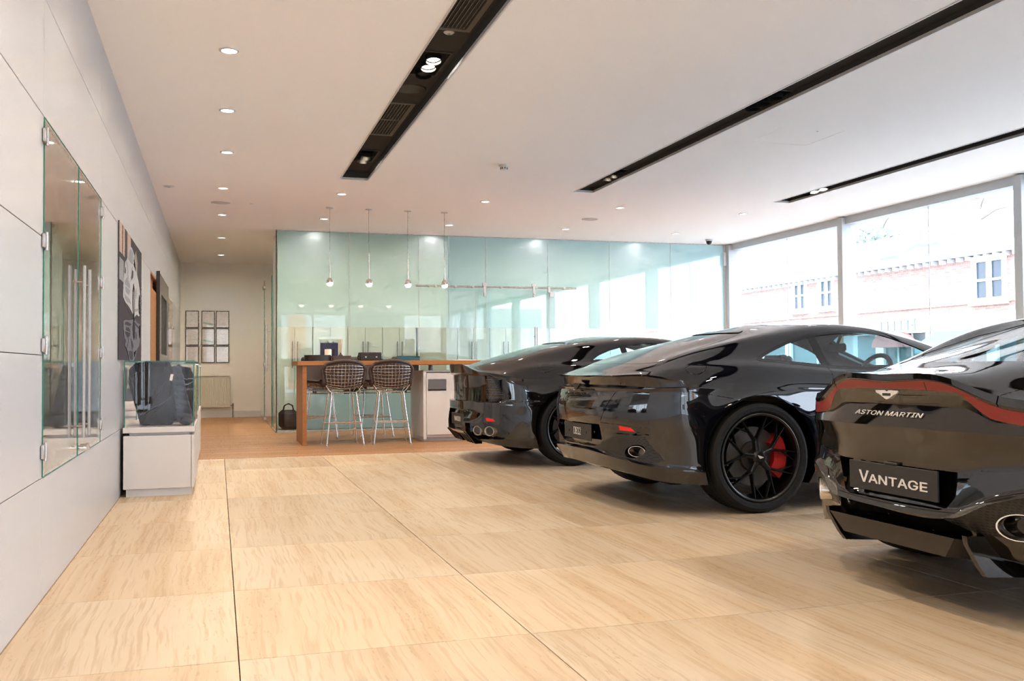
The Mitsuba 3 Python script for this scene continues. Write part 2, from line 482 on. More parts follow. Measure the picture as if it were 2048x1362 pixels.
# fittings inside the troughs
tx = [(a + b) / 2 for a, b, _ in TROUGH]
ZT = ZC + DEPTH[0]
FRAME = cat(box(-0.115, 0.115, -0.27, -0.255, -0.012, 0.0), box(-0.115, 0.115, 0.255, 0.27, -0.012, 0.0), box(-0.115, -0.10, -0.255, 0.255, -0.012, 0.0), box(0.10, 0.115, -0.255, 0.255, -0.012, 0.0))
SPOT_FRAME = mikit.ply(FRAME, 'dark_grey', smooth=False)
_can = lathe([(0.052, -0.016), (0.058, -0.016), (0.060, -0.004), (0.056, 0.026), (0.0, 0.028)], 24)
SPOT_CAN = mikit.ply(_can, 'lamp_can', smooth=40)
_sl = lathe([(0.0, 0.008), (0.050, 0.008)], 24)
_sl.faces = _sl.faces[:, ::-1] if _sl.face_normals[0][2] > 0 else _sl.faces
SPOT_LAMP = lamp_ply(_sl, LAMP * 700.0 * np.array([1.0, 0.82, 0.60]))
SPOT_DEAD = mikit.ply(_sl, 'lamp_off', smooth=False)
BACK = mikit.ply(box(-0.10, 0.10, -0.255, 0.255, -0.004, -0.002), 'lamp_can', smooth=False)


def spot_fixture(x, y, lit, label, tilt=(0, 0)):
    ZT = ZC + DEPTH[int(np.argmin([abs(x - c) for c in tx]))]
    t = thing('spotlight_fixture')
    tag(t, label, 'spotlight', 'triple spotlights in the black troughs')
    put('frame', SPOT_FRAME, T().translate([x, y, ZT]), t)
    put('backplate', BACK, T().translate([x, y, ZT]), t)
    for k, dy in enumerate((0.165, 0.0, -0.165)):
        on = k in lit
        tr = T().translate([x, y + dy, ZT - 0.030]).rotate([1, 0, 0], tilt[0]).rotate([0, 1, 0], tilt[1])
        c = put('spot_can', SPOT_CAN, tr, t)
        put('lamp', SPOT_LAMP if on else SPOT_DEAD, tr, c)


spot_fixture(tx[0], 9.62, (1, 2), 'three lamp spotlight at the far end of the trough over the left', (20, 0))
spot_fixture(tx[0], 6.56, (1, 2), 'three lamp spotlight in the left trough between speaker and sensor', (-12, 0))
spot_fixture(tx[0], 3.5, (1, 2), 'three lamp spotlight of the left trough above the viewer', (-12, 0))
spot_fixture(tx[0], 0.4, (1, 2), 'three lamp spotlight of the left trough behind the viewer', (-12, 0))
spot_fixture(tx[1], 9.62, (1, 2), 'three lamp spotlight at the far end of the middle trough', (20, 0))
spot_fixture(tx[1], 6.58, (), 'unlit three lamp spotlight halfway along the middle trough')
spot_fixture(tx[1], 3.4, (1, 2), 'three lamp spotlight of the middle trough out of view overhead', (-12, 0))
spot_fixture(tx[2], 9.80, (1, 2), 'three lamp spotlight at the far end of the trough nearest the shopfront', (-12, 0))


def grille(x, y, label):
    t = thing('air_grille')
    tag(t, label, 'air vent', 'air grilles in the left trough')
    L, Wd = 0.56, 0.118
    fr = cat(box(x - Wd, x - Wd + 0.035, y - L, y + L, ZT - 0.014, ZT), box(x + Wd - 0.035, x + Wd, y - L, y + L, ZT - 0.014, ZT),
             box(x - Wd + 0.035, x + Wd - 0.035, y - L, y - L + 0.04, ZT - 0.014, ZT), box(x - Wd + 0.035, x + Wd - 0.035, y + L - 0.04, y + L, ZT - 0.014, ZT),
             box(x - Wd + 0.035, x + Wd - 0.035, y - 0.012, y + 0.012, ZT - 0.012, ZT))
    add('frame', fr, 'grille_grey', False, parent=t)
    add('backing', box(x - Wd + 0.03, x + Wd - 0.03, y - L + 0.03, y + L - 0.03, ZT - 0.002, ZT - 0.001), 'gap_dark', False, parent=t)
    for k in range(6):
        xx = x - 0.066 + k * 0.0264
        for s in (-1, 1):
            add('louvre', box(xx - 0.003, xx + 0.003, y + s * 0.012, y + s * (L - 0.04), ZT - 0.012, ZT - 0.003), 'grille_grey', False, parent=t)


grille(tx[0], 8.15, 'grey louvred air grille in the left trough between spotlight and round speaker')
grille(tx[0], 5.30, 'grey louvred air grille at the top edge of view in the left trough')
grille(tx[0], 2.2, 'grey louvred air grille of the left trough above the viewer')
SPK = lathe([(0.0, -0.006), (0.118, -0.006), (0.124, 0.0)], 36)
k = add('trough_speaker', move(SPK, tx[0], 7.22, ZT), 'black_metal', 40)
tag(k, 'round black speaker grille in the left trough between air grille and spotlight', 'speaker')
t = thing('motion_sensor'); tag(t, 'small round white sensor with green light in the left trough', 'sensor')
add('body', move(lathe([(0.0, -0.010), (0.024, -0.009), (0.034, -0.003), (0.036, 0.0)], 24), tx[0], 5.93, ZT), 'white_metal', 40, parent=t)
mat('green_led', gloss((0.05, 0.6, 0.12), 0.2))
add('indicator', move(lathe([(0.0, -0.0135), (0.008, -0.0125), (0.010, -0.008)], 16), tx[0], 5.93, ZT), 'green_led', 40, parent=t)

# things on the flat ceiling
for x, y, r, lab in ((0.03, 12.27, 0.115, 'round white ceiling speaker at the left, between two downlights'), (4.94, 12.37, 0.115, 'round white ceiling speaker at the right, beyond the middle trough')):
    t = thing('ceiling_speaker'); tag(t, lab, 'speaker', 'white ceiling speakers')
    add('rim', move(lathe([(r, 0.0), (r, -0.006), (r - 0.012, -0.008), (r - 0.014, -0.003)], 36), x, y, ZC), 'white_metal', 40, parent=t)
    mat('speaker_mesh', matt(0.55, 0.54, 0.54)) if 'speaker_mesh' not in scene else None
    add('mesh_cover', move(lathe([(0.0, -0.006), (r - 0.013, -0.004)], 36), x, y, ZC), 'speaker_mesh', 40, parent=t)
t = thing('smoke_detector'); tag(t, 'white smoke detector on the ceiling between left and middle trough', 'smoke detector')
add('base', move(lathe([(0.0, -0.014), (0.052, -0.014), (0.056, -0.008), (0.056, 0.0)], 32), 2.767, 9.257, ZC), 'white_metal', 40, parent=t)
add('sensing_head', move(lathe([(0.0, -0.050), (0.020, -0.049), (0.032, -0.040), (0.038, -0.022), (0.046, -0.014)], 32), 2.767, 9.257, ZC), 'white_metal', 40, parent=t)
for k in range(8):
    a = k * math.pi / 4
    add('vent_slot', rot(box(0.033, 0.0385, -0.005, 0.005, -0.042, -0.028), math.degrees(a)).apply_translation((2.767, 9.257, ZC)), 'dark_grey', False, parent=t)
t = thing('alarm_sensor'); tag(t, 'small white disc sensor on the ceiling beside the left wall', 'sensor')
add('base', move(lathe([(0.0, -0.012), (0.05, -0.010), (0.058, 0.0)], 28), -0.525, 11.3, ZC), 'white_metal', 40, parent=t)
add('lens', move(lathe([(0.0, -0.022), (0.014, -0.019), (0.02, -0.010)], 20), -0.525, 11.3, ZC), 'speaker_mesh', 40, parent=t)
t = thing('ceiling_stud'); tag(t, 'tiny white stud on the ceiling right of the round speaker at the left', 'sensor')
add('cap', move(lathe([(0.0, -0.010), (0.018, -0.008), (0.02, 0.0)], 20), 0.394, 12.25, ZC), 'white_metal', 40, parent=t)
t = thing('security_camera'); tag(t, 'small dome security camera on the ceiling by the shopfront corner', 'security camera')
add('mount', move(lathe([(0.0, -0.03), (0.055, -0.03), (0.06, 0.0)], 28), 7.62, 13.9, ZC), 'white_metal', 40, parent=t)
add('dome', move(lathe([(0.0, -0.085), (0.022, -0.080), (0.040, -0.062), (0.046, -0.03)], 28), 7.62, 13.9, ZC), 'black_metal', 60, parent=t)

# ------------------------------------------------------------------ glass office
mat('film', {'type': 'principledthin', 'base_color': rgb(0.50, 0.625, 0.65), 'roughness': 0.6, 'diff_trans': 1.1, 'spec_trans': 0.0})
mat('film_low', gloss((0.38, 0.50, 0.53), 0.25))
mat('cabinet_pale', gloss((0.74, 0.79, 0.755), 0.25))
mat('carpet', matt(0.16, 0.17, 0.17))
t = tag(thing('wall_office'), 'full height glass front of the office at the far end', kind='structure')
xs = [0.82, 1.89, 2.95, 4.02, 5.05, 6.11, 7.21, 8.225]
for a, b in zip(xs[:-1], xs[1:]):
    scene[numbered(t + '__pane')] = sheet_y(YG, a + 0.003, b - 0.003, 0.012, ZC - 0.004, 'pane_green')
for x in xs[1:-1]:
    add('joint', box(x - 0.003, x + 0.003, YG - 0.004, YG + 0.004, 0.012, ZC - 0.004), 'white_metal', False, parent=t)
add('corner_profile', box(0.812, 0.828, YG - 0.008, YG + 0.008, 0.0, ZC), 'dark_grey', False, parent=t)
add('floor_channel', box(0.82, 8.225, YG - 0.009, YG + 0.009, 0.0, 0.014), 'steel', False, parent=t)
add('head_channel', box(0.82, 8.225, YG - 0.009, YG + 0.009, ZC - 0.012, ZC), 'steel', False, parent=t)
add('end_profile', box(8.205, 8.25, YG - 0.03, YG + 0.03, 0.0, ZC, 0.003), 'white_metal', False, parent=t)
add('junction_box', box(8.17, 8.235, YG - 0.07, YG - 0.03, 2.62, 2.86, 0.008), 'white_metal', False, parent=t)
for a, b, m in ((0.835, 3.41, 'film'), (3.43, 8.2, 'film')):
    k = numbered(t + '__frosted_film')
    scene[k] = sheet_y(YG + 0.012, a, b, 1.555, ZC - 0.006, m)
    tag(k, 'translucent film on the upper glass')

t = tag(thing('wall_office_side'), 'glass side of the office along the corridor', kind='structure')
ys = [YG + 0.01, 15.55, 18.05, YC - 0.01]
for a, b, z0, z1 in ((ys[0], ys[1], 0.012, ZC - 0.004), (ys[2], ys[3], 0.012, ZC - 0.004), (ys[1], ys[2], 2.42, ZC - 0.004)):
    scene[numbered(t + '__pane')] = sheet_x(0.82, a + 0.003, b - 0.003, z0, z1, 'pane_green')
scene[numbered(t + '__frosted_film')] = sheet_x(0.83, YG + 0.02, 15.52, 1.555, ZC - 0.006, 'film')
add('floor_channel', box(0.811, 0.829, YG, YC, 0.0, 0.014), 'steel', False, parent=t)
t = thing('door_1'); tag(t, 'glass office door on the corridor side', kind='structure')
scene[numbered(t + '__pane')] = sheet_x(0.81, ys[1] + 0.01, ys[2] - 0.01, 0.02, 2.41, 'pane_green')
add('door_edge', cat(box(0.804, 0.816, ys[1] + 0.005, ys[1] + 0.015, 0.02, 2.41), box(0.804, 0.816, ys[2] - 0.015, ys[2] - 0.005, 0.02, 2.41)), 'pane_edge', False, parent=t)
add('door_handle', cat(rod((0.74, 15.85, 0.9), (0.74, 15.85, 1.65), 0.014), rod((0.74, 15.85, 1.0), (0.82, 15.85, 1.0), 0.008), rod((0.74, 15.85, 1.55), (0.82, 15.85, 1.55), 0.008)), 'steel', 40, parent=t)
add('door_closer', cat(box(0.77, 0.815, 17.55, 17.85, 2.36, 2.43, 0.006), rod((0.79, 17.6, 2.40), (0.77, 17.2, 2.48), 0.009)), 'steel', 40, parent=t)
add('lock_case', box(0.785, 0.835, 17.86, 18.03, 0.98, 1.06, 0.005), 'steel', False, parent=t)
add('floor_pivot', box(0.785, 0.835, 17.80, 18.04, 0.014, 0.075, 0.004), 'steel', False, parent=t)

# sliding door with its rail
t = thing('sliding_door'); tag(t, 'frameless glass sliding door hanging from a steel rail', 'sliding door')
scene[numbered(t + '__leaf')] = sheet_y(YG - 0.05, 3.84, 5.05, 0.015, 2.12, 'pane_green')
add('leaf_edge', cat(box(3.835, 3.842, YG - 0.056, YG - 0.044, 0.015, 2.12), box(5.048, 5.055, YG - 0.056, YG - 0.044, 0.015, 2.12)), 'white_metal', False, parent=t)
add('rail', rod((2.887, YG - 0.06, 2.195), (5.507, YG - 0.06, 2.195), 0.0125, 12), 'steel', 40, parent=t)
for x in (3.10, 3.20, 3.51, 3.79, 4.25, 4.83, 5.30):
    add('rail_standoff', rod((x, YG - 0.075, 2.195), (x, YG, 2.195), 0.017, 10), 'steel', 40, parent=t)
for x in (3.976, 4.785):
    h = add('hanger', box(x - 0.022, x + 0.022, YG - 0.085, YG - 0.073, 2.05, 2.215, 0.003), 'steel', False, parent=t)
    add('roller', move(lathe([(0.0, -0.014), (0.036, -0.014), (0.036, 0.014), (0.0, 0.014)], 20, 'y'), x, YG - 0.065, 2.235), 'steel', 40, parent=h)
    add('clamp_disc', cat(*[move(lathe([(0.0, -0.01), (0.02, -0.01), (0.02, 0.01), (0.0, 0.01)], 16, 'y'), x, YG - 0.09, z) for z in (2.06, 2.10)]), 'steel', 40, parent=h)
add('end_stop', cat(box(5.02, 5.06, YG - 0.08, YG - 0.05, 2.12, 2.22, 0.003), box(5.05, 5.12, YG - 0.08, YG - 0.06, 2.05, 2.14, 0.003)), 'steel', False, parent=t)
add('door_handle', cat(*[rod((x, YG - 0.11, 0.95), (x, YG - 0.11, 1.57), 0.012) for x in (4.79,)], rod((4.79, YG - 0.11, 1.42), (4.79, YG - 0.05, 1.42), 0.008), rod((4.79, YG - 0.11, 1.05), (4.79, YG - 0.05, 1.05), 0.008),
                       rod((4.86, YG + 0.0, 0.95), (4.86, YG + 0.0, 1.57), 0.012)), 'steel', 40, parent=t)

# inside the office
t = thing('wall_partition'); tag(t, 'pale partition between the two offices', kind='structure')
add('wall_partition_x', box(3.38, 3.42, YG + 0.03, YC, 0.0, ZC), 'cabinet_pale', False)
scene[t] = scene.pop('wall_partition_x')
add('office_carpet', box(0.85, 8.2, YG + 0.05, YC, 0.0, 0.006), 'carpet', False); tag('office_carpet', 'grey carpet inside the glass office', 'carpet')
cabs = [(0.95, 1.55), (1.55, 2.15), (2.15, 2.75), (2.75, 3.35), (3.5, 4.1), (4.1, 4.7), (4.7, 5.3)]
for n, (a, b) in enumerate(cabs):
    t = thing('storage_cabinet')
    tag(t, 'tall pale two door cabinet inside the glass office, ' + ['leftmost of the row', 'second from left', 'third from left', 'fourth, left of the partition', 'first right of the partition', 'second right of the partition', 'behind the sliding door handle'][n], 'cabinet', 'cabinets in the glass office')
    add('carcass', box(a + 0.002, b - 0.002, 16.72, 17.2, 0.006, 2.1), 'cabinet_pale', False, parent=t)
    m = (a + b) / 2
    for s, (p, q) in enumerate(((a + 0.004, m - 0.003), (m + 0.003, b - 0.004))):
        d = add('door', box(p, q, 16.70, 16.719, 0.1, 2.095, 0.001), 'cabinet_pale', False, parent=t)
        x = q - 0.04 if s == 0 else p + 0.04
        add('handle', box(x - 0.006, x + 0.006, 16.665, 16.68, 0.95, 1.40), 'dark_grey', False, parent=d)
t = thing('office_desk'); tag(t, 'office desk with teal front panel behind the glass', 'desk')
add('front_panel', box(1.22, 3.30, 14.95, 14.975, 0.012, 0.545, 0.002), 'film_low', False, parent=t)
add('desk_top', box(1.22, 3.30, 14.975, 15.7, 0.70, 0.73, 0.003), 'cabinet_pale', False, parent=t)
add('side_panel', cat(box(1.24, 1.265, 14.976, 15.68, 0.012, 0.70), box(3.25, 3.275, 14.976, 15.68, 0.012, 0.70)), 'film_low', False, parent=t)
mat('office_black', gloss((0.012, 0.012, 0.013), 0.35))


def office_chair(x, y, deg, label):
    t = thing('office_chair'); tag(t, label, 'chair', 'black chairs in the office')
    W = at(x, y, 0.006, deg)
    P = lambda name, m, b='office_black': add(name, m, b, 40, parent=t, to_world=W)
    P('seat', box(-0.25, 0.25, -0.24, 0.24, 0.44, 0.52, 0.03))
    P('backrest', rot(box(-0.23, 0.23, -0.03, 0.03, 0.0, 0.58, 0.025), -9, (1, 0, 0)).apply_translation((0, -0.25, 0.55)))
    P('column', cat(rod((0, 0, 0.10), (0, 0, 0.44), 0.03), box(-0.03, 0.03, -0.30, -0.10, 0.44, 0.47), box(-0.03, 0.03, -0.30, -0.27, 0.45, 0.75)), 'black_metal')
    P('star_base', cat(*[rod((0, 0, 0.11), (0.29 * math.cos(a), 0.29 * math.sin(a), 0.07), 0.018) for a in np.arange(5) * 2 * np.pi / 5]), 'black_metal')
    for a in np.arange(5) * 2 * np.pi / 5:
        P('castor', rot(lathe([(0.0, -0.02), (0.03, -0.02), (0.03, 0.02), (0.0, 0.02)], 14, 'y'), math.degrees(a)).apply_translation((0.29 * math.cos(a), 0.29 * math.sin(a), 0.03)), 'black_metal')


office_chair(1.55, 16.1, 180, 'black office chair behind the desk, left one')
office_chair(2.30, 16.1, 200, 'black office chair behind the desk, middle one')
office_chair(3.02, 16.0, 170, 'black office chair behind the desk, right one')
t = thing('monitor'); tag(t, 'black monitor on the office desk behind the left bar stool', 'monitor')
add('screen', box(1.30, 1.80, 15.30, 15.33, 0.80, 1.08, 0.004), 'office_black', False, parent=t)
add('stand', cat(box(1.52, 1.58, 15.33, 15.36, 0.735, 0.95), box(1.44, 1.66, 15.27, 15.42, 0.73, 0.742)), 'black_metal', False, parent=t)
t = thing('monitor'); tag(t, 'black monitor on the office desk behind the right bar stool', 'monitor')
add('screen', box(2.30, 2.80, 15.30, 15.33, 0.80, 1.08, 0.004), 'office_black', False, parent=t)
add('stand', cat(box(2.52, 2.58, 15.33, 15.36, 0.735, 0.95), box(2.44, 2.66, 15.27, 15.42, 0.73, 0.742)), 'black_metal', False, parent=t)
bag = box(0.90, 1.18, 15.0, 15.4, 0.008, 0.30, 0.05)
k = thing('floor_bag'); tag(k, 'black bag on the floor just inside the glass corner', 'bag')
mat('cloth_black', {'type': 'diffuse', 'reflectance': mikit.proc(fabric_dark)})
add('body', bag, 'cloth_black', 40, parent=k)
add('handle', tube([(0.96, 15.2, 0.29), (0.98, 15.2, 0.37), (1.04, 15.2, 0.40), (1.10, 15.2, 0.37), (1.12, 15.2, 0.29)], 0.012), 'cloth_black', 40, parent=k)

# ------------------------------------------------------------------ bar
BY0, BY1 = 11.92, 12.92
t = thing('bar_counter'); tag(t, 'high bar with an oak worktop in front of the glass office', 'bar counter')
add('worktop', box(0.925, 4.4, BY0, BY1, 0.978, 1.034, 0.003), 'oak', False, parent=t)
add('leg_panel', box(0.985, 1.037, BY0 + 0.03, BY1 - 0.03, 0.0, 0.977, 0.002), 'oak', False, parent=t)
t = thing('bar_cabinet'); tag(t, 'white cabinet under the right end of the bar', 'cabinet')
add('body', cat(box(2.50, 4.3, 12.045, 12.86, 0.055, 0.872, 0.002), box(2.50, 4.3, 12.10, 12.86, 0.872, 0.890), box(2.50, 4.3, 12.02, 12.86, 0.890, 0.905, 0.002), box(2.52, 4.28, 12.10, 12.84, 0.0, 0.054)), 'white_gloss', False, parent=t)
add('side_post', box(2.50, 2.538, 12.02, 12.044, 0.03, 0.889, 0.001), 'white_gloss', False, parent=t)
d = add('door', box(2.543, 3.19, 12.022, 12.043, 0.085, 0.872, 0.002), 'white_gloss', False, parent=t)
add('door', box(3.195, 3.85, 12.022, 12.043, 0.085, 0.872, 0.002), 'white_gloss', False, parent=t)
mat('flap_grey', gloss((0.26, 0.26, 0.28), 0.25))
add('bin_flap', box(2.562, 2.80, 12.014, 12.0215, 0.665, 0.795, 0.002), 'flap_grey', False, parent=d)
add('flap_slot', box(2.562, 2.80, 12.016, 12.0217, 0.648, 0.664), 'black_metal', False, parent=d)
t = thing('post_support'); tag(t, 'slim steel post carrying the bar worktop over the white cabinet', 'post')
add('shaft', rod((2.7, 12.5, 0.9055), (2.7, 12.5, 0.9775), 0.03, 16), 'steel', 40, parent=t)

# things on the bar
mat('navy_card', gloss((0.035, 0.05, 0.13), 0.3))
mat('wax', matt(0.80, 0.70, 0.60))
mat('tray_brown', gloss((0.10, 0.06, 0.055), 0.3))
mat('teal_plastic', gloss((0.03, 0.16, 0.22), 0.15))
zb = 1.0345
t = thing('tray'); tag(t, 'low black oval tray at the left end of the bar', 'tray')
ell = lambda a, b, n=36: Polygon([(a * math.cos(k * 2 * math.pi / n), b * math.sin(k * 2 * math.pi / n)) for k in range(n)])
add('base', prism(affinity.translate(ell(0.15, 0.11), 1.195, 12.22), 'z', zb, zb + 0.01), 'office_black', 40, parent=t)
add('rim', prism(affinity.translate(ell(0.165, 0.125).difference(ell(0.152, 0.112)), 1.195, 12.22), 'z', zb, zb + 0.075), 'office_black', 40, parent=t)
t = thing('leaflet_stand'); tag(t, 'navy display card standing on the bar behind the candle', 'display card')
add('card', rot(box(-0.115, 0.115, -0.004, 0.004, 0.0, 0.245), 8, (1, 0, 0)).apply_translation((1.40, 12.80, zb + 0.001)), 'navy_card', False, parent=t)
add('foot', box(1.295, 1.505, 12.755, 12.85, zb, zb + 0.008), 'navy_card', False, parent=t)
mat('dark_print', gloss((0.012, 0.016, 0.05), 0.3))
add('printed_panel', rot(box(-0.07, 0.07, -0.0065, -0.004, 0.02, 0.16), 8, (1, 0, 0)).apply_translation((1.40, 12.80, zb + 0.001)), 'dark_print', False, parent=t)
t = thing('candle'); tag(t, 'pale pillar candle on the bar in front of the navy card', 'candle')
add('wax', lathe([(0.0, 0.0), (0.045, 0.0), (0.046, 0.006), (0.046, 0.150), (0.042, 0.156), (0.0, 0.150)], 28).apply_translation((1.367, 12.62, zb)), 'wax', 40, parent=t)
add('wick', rod((1.367, 12.62, zb + 0.148), (1.367, 12.62, zb + 0.168), 0.002, 6), 'office_black', 40, parent=t)
t = thing('reed_diffuser'); tag(t, 'thin orange sticks behind the navy card on the bar', 'reed diffuser')
mat('reed', matt(0.62, 0.33, 0.16))
add('bottle', lathe([(0.0, 0.0), (0.03, 0.0), (0.03, 0.08), (0.012, 0.095), (0.012, 0.11)], 20).apply_translation((1.56, 12.86, zb)), 'tray_brown', 40, parent=t)
add('sticks', cat(*[rod((1.56, 12.86, zb + 0.01), (1.56 + dx, 12.86 + dy, zb + 0.29), 0.0025, 6) for dx, dy in ((-0.03, 0), (0.0, 0.02), (0.02, -0.02), (-0.012, 0.03))]), 'reed', 40, parent=t)
k = thing('folder_tray'); tag(k, 'low brown document tray on the bar behind the left stool', 'tray')
add('base', box(1.380, 1.600, 12.130, 12.430, zb, zb + 0.012, 0.003), 'tray_brown', False, parent=k)
add('walls', cat(box(1.380, 1.600, 12.130, 12.136, zb, zb + 0.065), box(1.380, 1.600, 12.424, 12.430, zb, zb + 0.065), box(1.380, 1.386, 12.130, 12.430, zb, zb + 0.065), box(1.594, 1.600, 12.130, 12.430, zb, zb + 0.065)), 'tray_brown', False, parent=k)
t = thing('card_terminal_case'); tag(t, 'black upright case on the bar between the two stools', 'case')
add('shell', box(1.780, 2.065, 12.600, 12.800, zb, zb + 0.115, 0.012), 'office_black', 40, parent=t)
add('catch', cat(box(1.845, 1.865, 12.592, 12.600, zb + 0.045, zb + 0.06), box(1.985, 2.005, 12.592, 12.600, zb + 0.045, zb + 0.06)), 'steel', False, parent=t)
add('carry_handle', tube([(1.781, 12.7, zb + 0.02), (1.760, 12.7, zb + 0.04), (1.765, 12.7, zb + 0.07), (1.783, 12.7, zb + 0.085)], 0.006), 'office_black', 40, parent=t)
t = thing('letter_tray'); tag(t, 'dark teal letter tray on the bar behind the right stool', 'tray')
add('base', box(2.315, 2.560, 12.550, 12.820, zb, zb + 0.008, 0.003), 'teal_plastic', False, parent=t)
add('walls', cat(box(2.310, 2.565, 12.820, 12.825, zb, zb + 0.068), box(2.310, 2.315, 12.550, 12.825, zb, zb + 0.06), box(2.560, 2.565, 12.550, 12.825, zb, zb + 0.06), box(2.315, 2.560, 12.550, 12.555, zb, zb + 0.045)), 'teal_plastic', False, parent=t)
t = thing('newspaper'); tag(t, 'open papers lying on the bar beside the black car tail', 'papers')
mat('paper', matt(0.72, 0.62, 0.58))
add('sheets', box(2.95, 3.30, 12.3, 12.75, zb, zb + 0.006, 0.001), 'paper', False, parent=t)
add('top_sheet', rot(box(3.0, 3.28, 12.35, 12.7, zb + 0.0065, zb + 0.010, 0.001), 9, (0, 0, 1), (3.1, 12.5, 0)), 'paper', False, parent=t)

# ------------------------------------------------------------------ wire bar stools
mat('leather', gloss((0.10, 0.065, 0.06), 0.38))


def stool_surface(u, v, off=0.0):
    """u across -1..1, v from the front edge of the seat (0) to the top of the back (1); off: distance behind the surface."""
    cy = CubicSpline([0, .2, .42, .56, .70, .85, 1], [.235, .10, -.10, -.195, -.235, -.262, -.285])
    cz = CubicSpline([0, .2, .42, .56, .70, .85, 1], [.765, .725, .69, .725, .82, .925, 1.035])
    hw = CubicSpline([0, .2, .42, .56, .70, .85, 1], [.215, .235, .240, .238, .252, .262, .205])
    y, z, h = cy(v), cz(v), hw(v)
    ty, tz = cy(v, 1), cz(v, 1)
    L = np.hypot(ty, tz)
    ny, nz = tz / L, -ty / L           # behind / below the shell: minus this
    bend = 0.085 * u ** 2 * (0.30 + 0.85 * np.clip((v - 0.25) / 0.6, 0, 1))
    top = -0.055 * u ** 2 * np.clip((v - 0.75) / 0.25, 0, 1)
    return np.stack([u * h, y + ny * (bend - off), z + nz * (bend - off) + top], -1)


nu, nv = 22, 34
U, V = np.meshgrid(np.linspace(-1, 1, nu), np.linspace(0, 1, nv))


def grid_solid(f0, f1):
    a, b = f0.reshape(-1, 3), f1.reshape(-1, 3)
    i, j = np.meshgrid(np.arange(nv - 1), np.arange(nu - 1), indexing='ij')
    q = np.stack([i * nu + j, i * nu + j + 1, (i + 1) * nu + j + 1, (i + 1) * nu + j], -1).reshape(-1, 4)
    n = len(a)
    edge = [(k, k + 1) for k in range(nu - 1)] + [(k * nu + nu - 1, (k + 1) * nu + nu - 1) for k in range(nv - 1)] + [((nv - 1) * nu + k + 1, (nv - 1) * nu + k) for k in range(nu - 1)] + [((k + 1) * nu, k * nu) for k in range(nv - 1)]
    e = np.array(edge)
    s = np.stack([e[:, 1], e[:, 0], e[:, 0] + n, e[:, 1] + n], 1)
    F = np.vstack([q, q[:, ::-1] + n, s])
    m = trimesh.Trimesh(np.vstack([a, b]), np.vstack([F[:, [0, 1, 2]], F[:, [0, 2, 3]]]), process=False)
    m.fix_normals()
    return m


COVER = mikit.ply(grid_solid(stool_surface(U, V, 0.0), stool_surface(U, V, -0.018)), 'leather', smooth=50)
rimp = np.vstack([stool_surface(np.linspace(-1, 1, 24), np.zeros(24), 0.004), stool_surface(np.ones(34), np.linspace(0, 1, 34), 0.004)[1:], stool_surface(np.linspace(1, -1, 24), np.ones(24), 0.004)[1:], stool_surface(-np.ones(34), np.linspace(1, 0, 34), 0.004)[1:-1]])
RIM = mikit.ply(tube(rimp, 0.021, 8, True), 'leather', smooth=60)
wires = []
for u in np.linspace(-0.84, 0.84, 11):
    v = np.linspace(0.03, 0.955 - 0.05 * u * u, 26)
    wires.append(tube(stool_surface(np.full(26, u), v, 0.008), 0.0030, 6))
for v in np.linspace(0.05, 0.92, 16):
    u = np.linspace(-0.9, 0.9, 14)
    wires.append(tube(stool_surface(u, np.full(14, v), 0.012), 0.0030, 6))
WIRES = mikit.ply(cat(*wires), 'chrome', smooth=60)


def leg_pts(sx, sy):
    return [(sx * 0.15, sy * 0.12 - 0.03, 0.645), (sx * 0.17, sy * 0.155 - 0.03, 0.45), (sx * 0.215, sy * 0.215 - 0.03, 0.10), (sx * 0.225, sy * 0.23 - 0.03, 0.012)]


LEG = {(a, b): mikit.ply(tube(leg_pts(a, b), 0.0085, 8), 'chrome', smooth=60) for a in (-1, 1) for b in (-1, 1)}
FOOT = {(a, b): mikit.ply(move(lathe([(0.0, 0.0), (0.016, 0.0), (0.016, 0.01), (0.009, 0.016), (0.0, 0.016)], 14), *leg_pts(a, b)[-1][:2], 0.0005), 'steel', smooth=40) for a in (-1, 1) for b in (-1, 1)}
ringp = [(-0.20, -0.225, 0.27), (0.20, -0.225, 0.27), (0.20, 0.165, 0.27), (-0.20, 0.165, 0.27)]
FOOTREST = mikit.ply(cat(*[rod(ringp[k], ringp[(k + 1) % 4], 0.0065, 8) for k in range(4)], rod((-0.21, -0.235, 0.285), (0.21, -0.235, 0.285), 0.0065, 8)), 'chrome', smooth=60)
STRUT = mikit.ply(cat(*[tube([(sx * 0.15, -0.15, 0.645), (sx * 0.185, -0.16, 0.675), (sx * 0.225, -0.185, 0.735)], 0.006, 8) for sx in (-1, 1)], *[tube([(sx * 0.15, 0.09, 0.645), (sx * 0.19, 0.11, 0.69), (sx * 0.21, 0.13, 0.735)], 0.006, 8) for sx in (-1, 1)],
                      rod((-0.15, -0.15, 0.645), (0.15, -0.15, 0.645), 0.0065, 8), rod((-0.15, 0.09, 0.645), (0.15, 0.09, 0.645), 0.0065, 8), rod((-0.15, -0.15, 0.645), (-0.15, 0.09, 0.645), 0.0065, 8), rod((0.15, -0.15, 0.645), (0.15, 0.09, 0.645), 0.0065, 8)), 'chrome', smooth=60)


def stool(x, y, deg, label):
    t = thing('bar_stool'); tag(t, label, 'bar stool', 'wire bar stools at the bar')
    W = at(x, y, 0, deg)
    s = put('leather_cover', COVER, W, t)
    put('edge_roll', RIM, W, s)
    put('wire_shell', WIRES, W, t)
    put('seat_support', STRUT, W, t)
    put('footrest', FOOTREST, W, t)
    for k in LEG:
        n = put('leg', LEG[k], W, t)
        put('foot', FOOT[k], W, n)


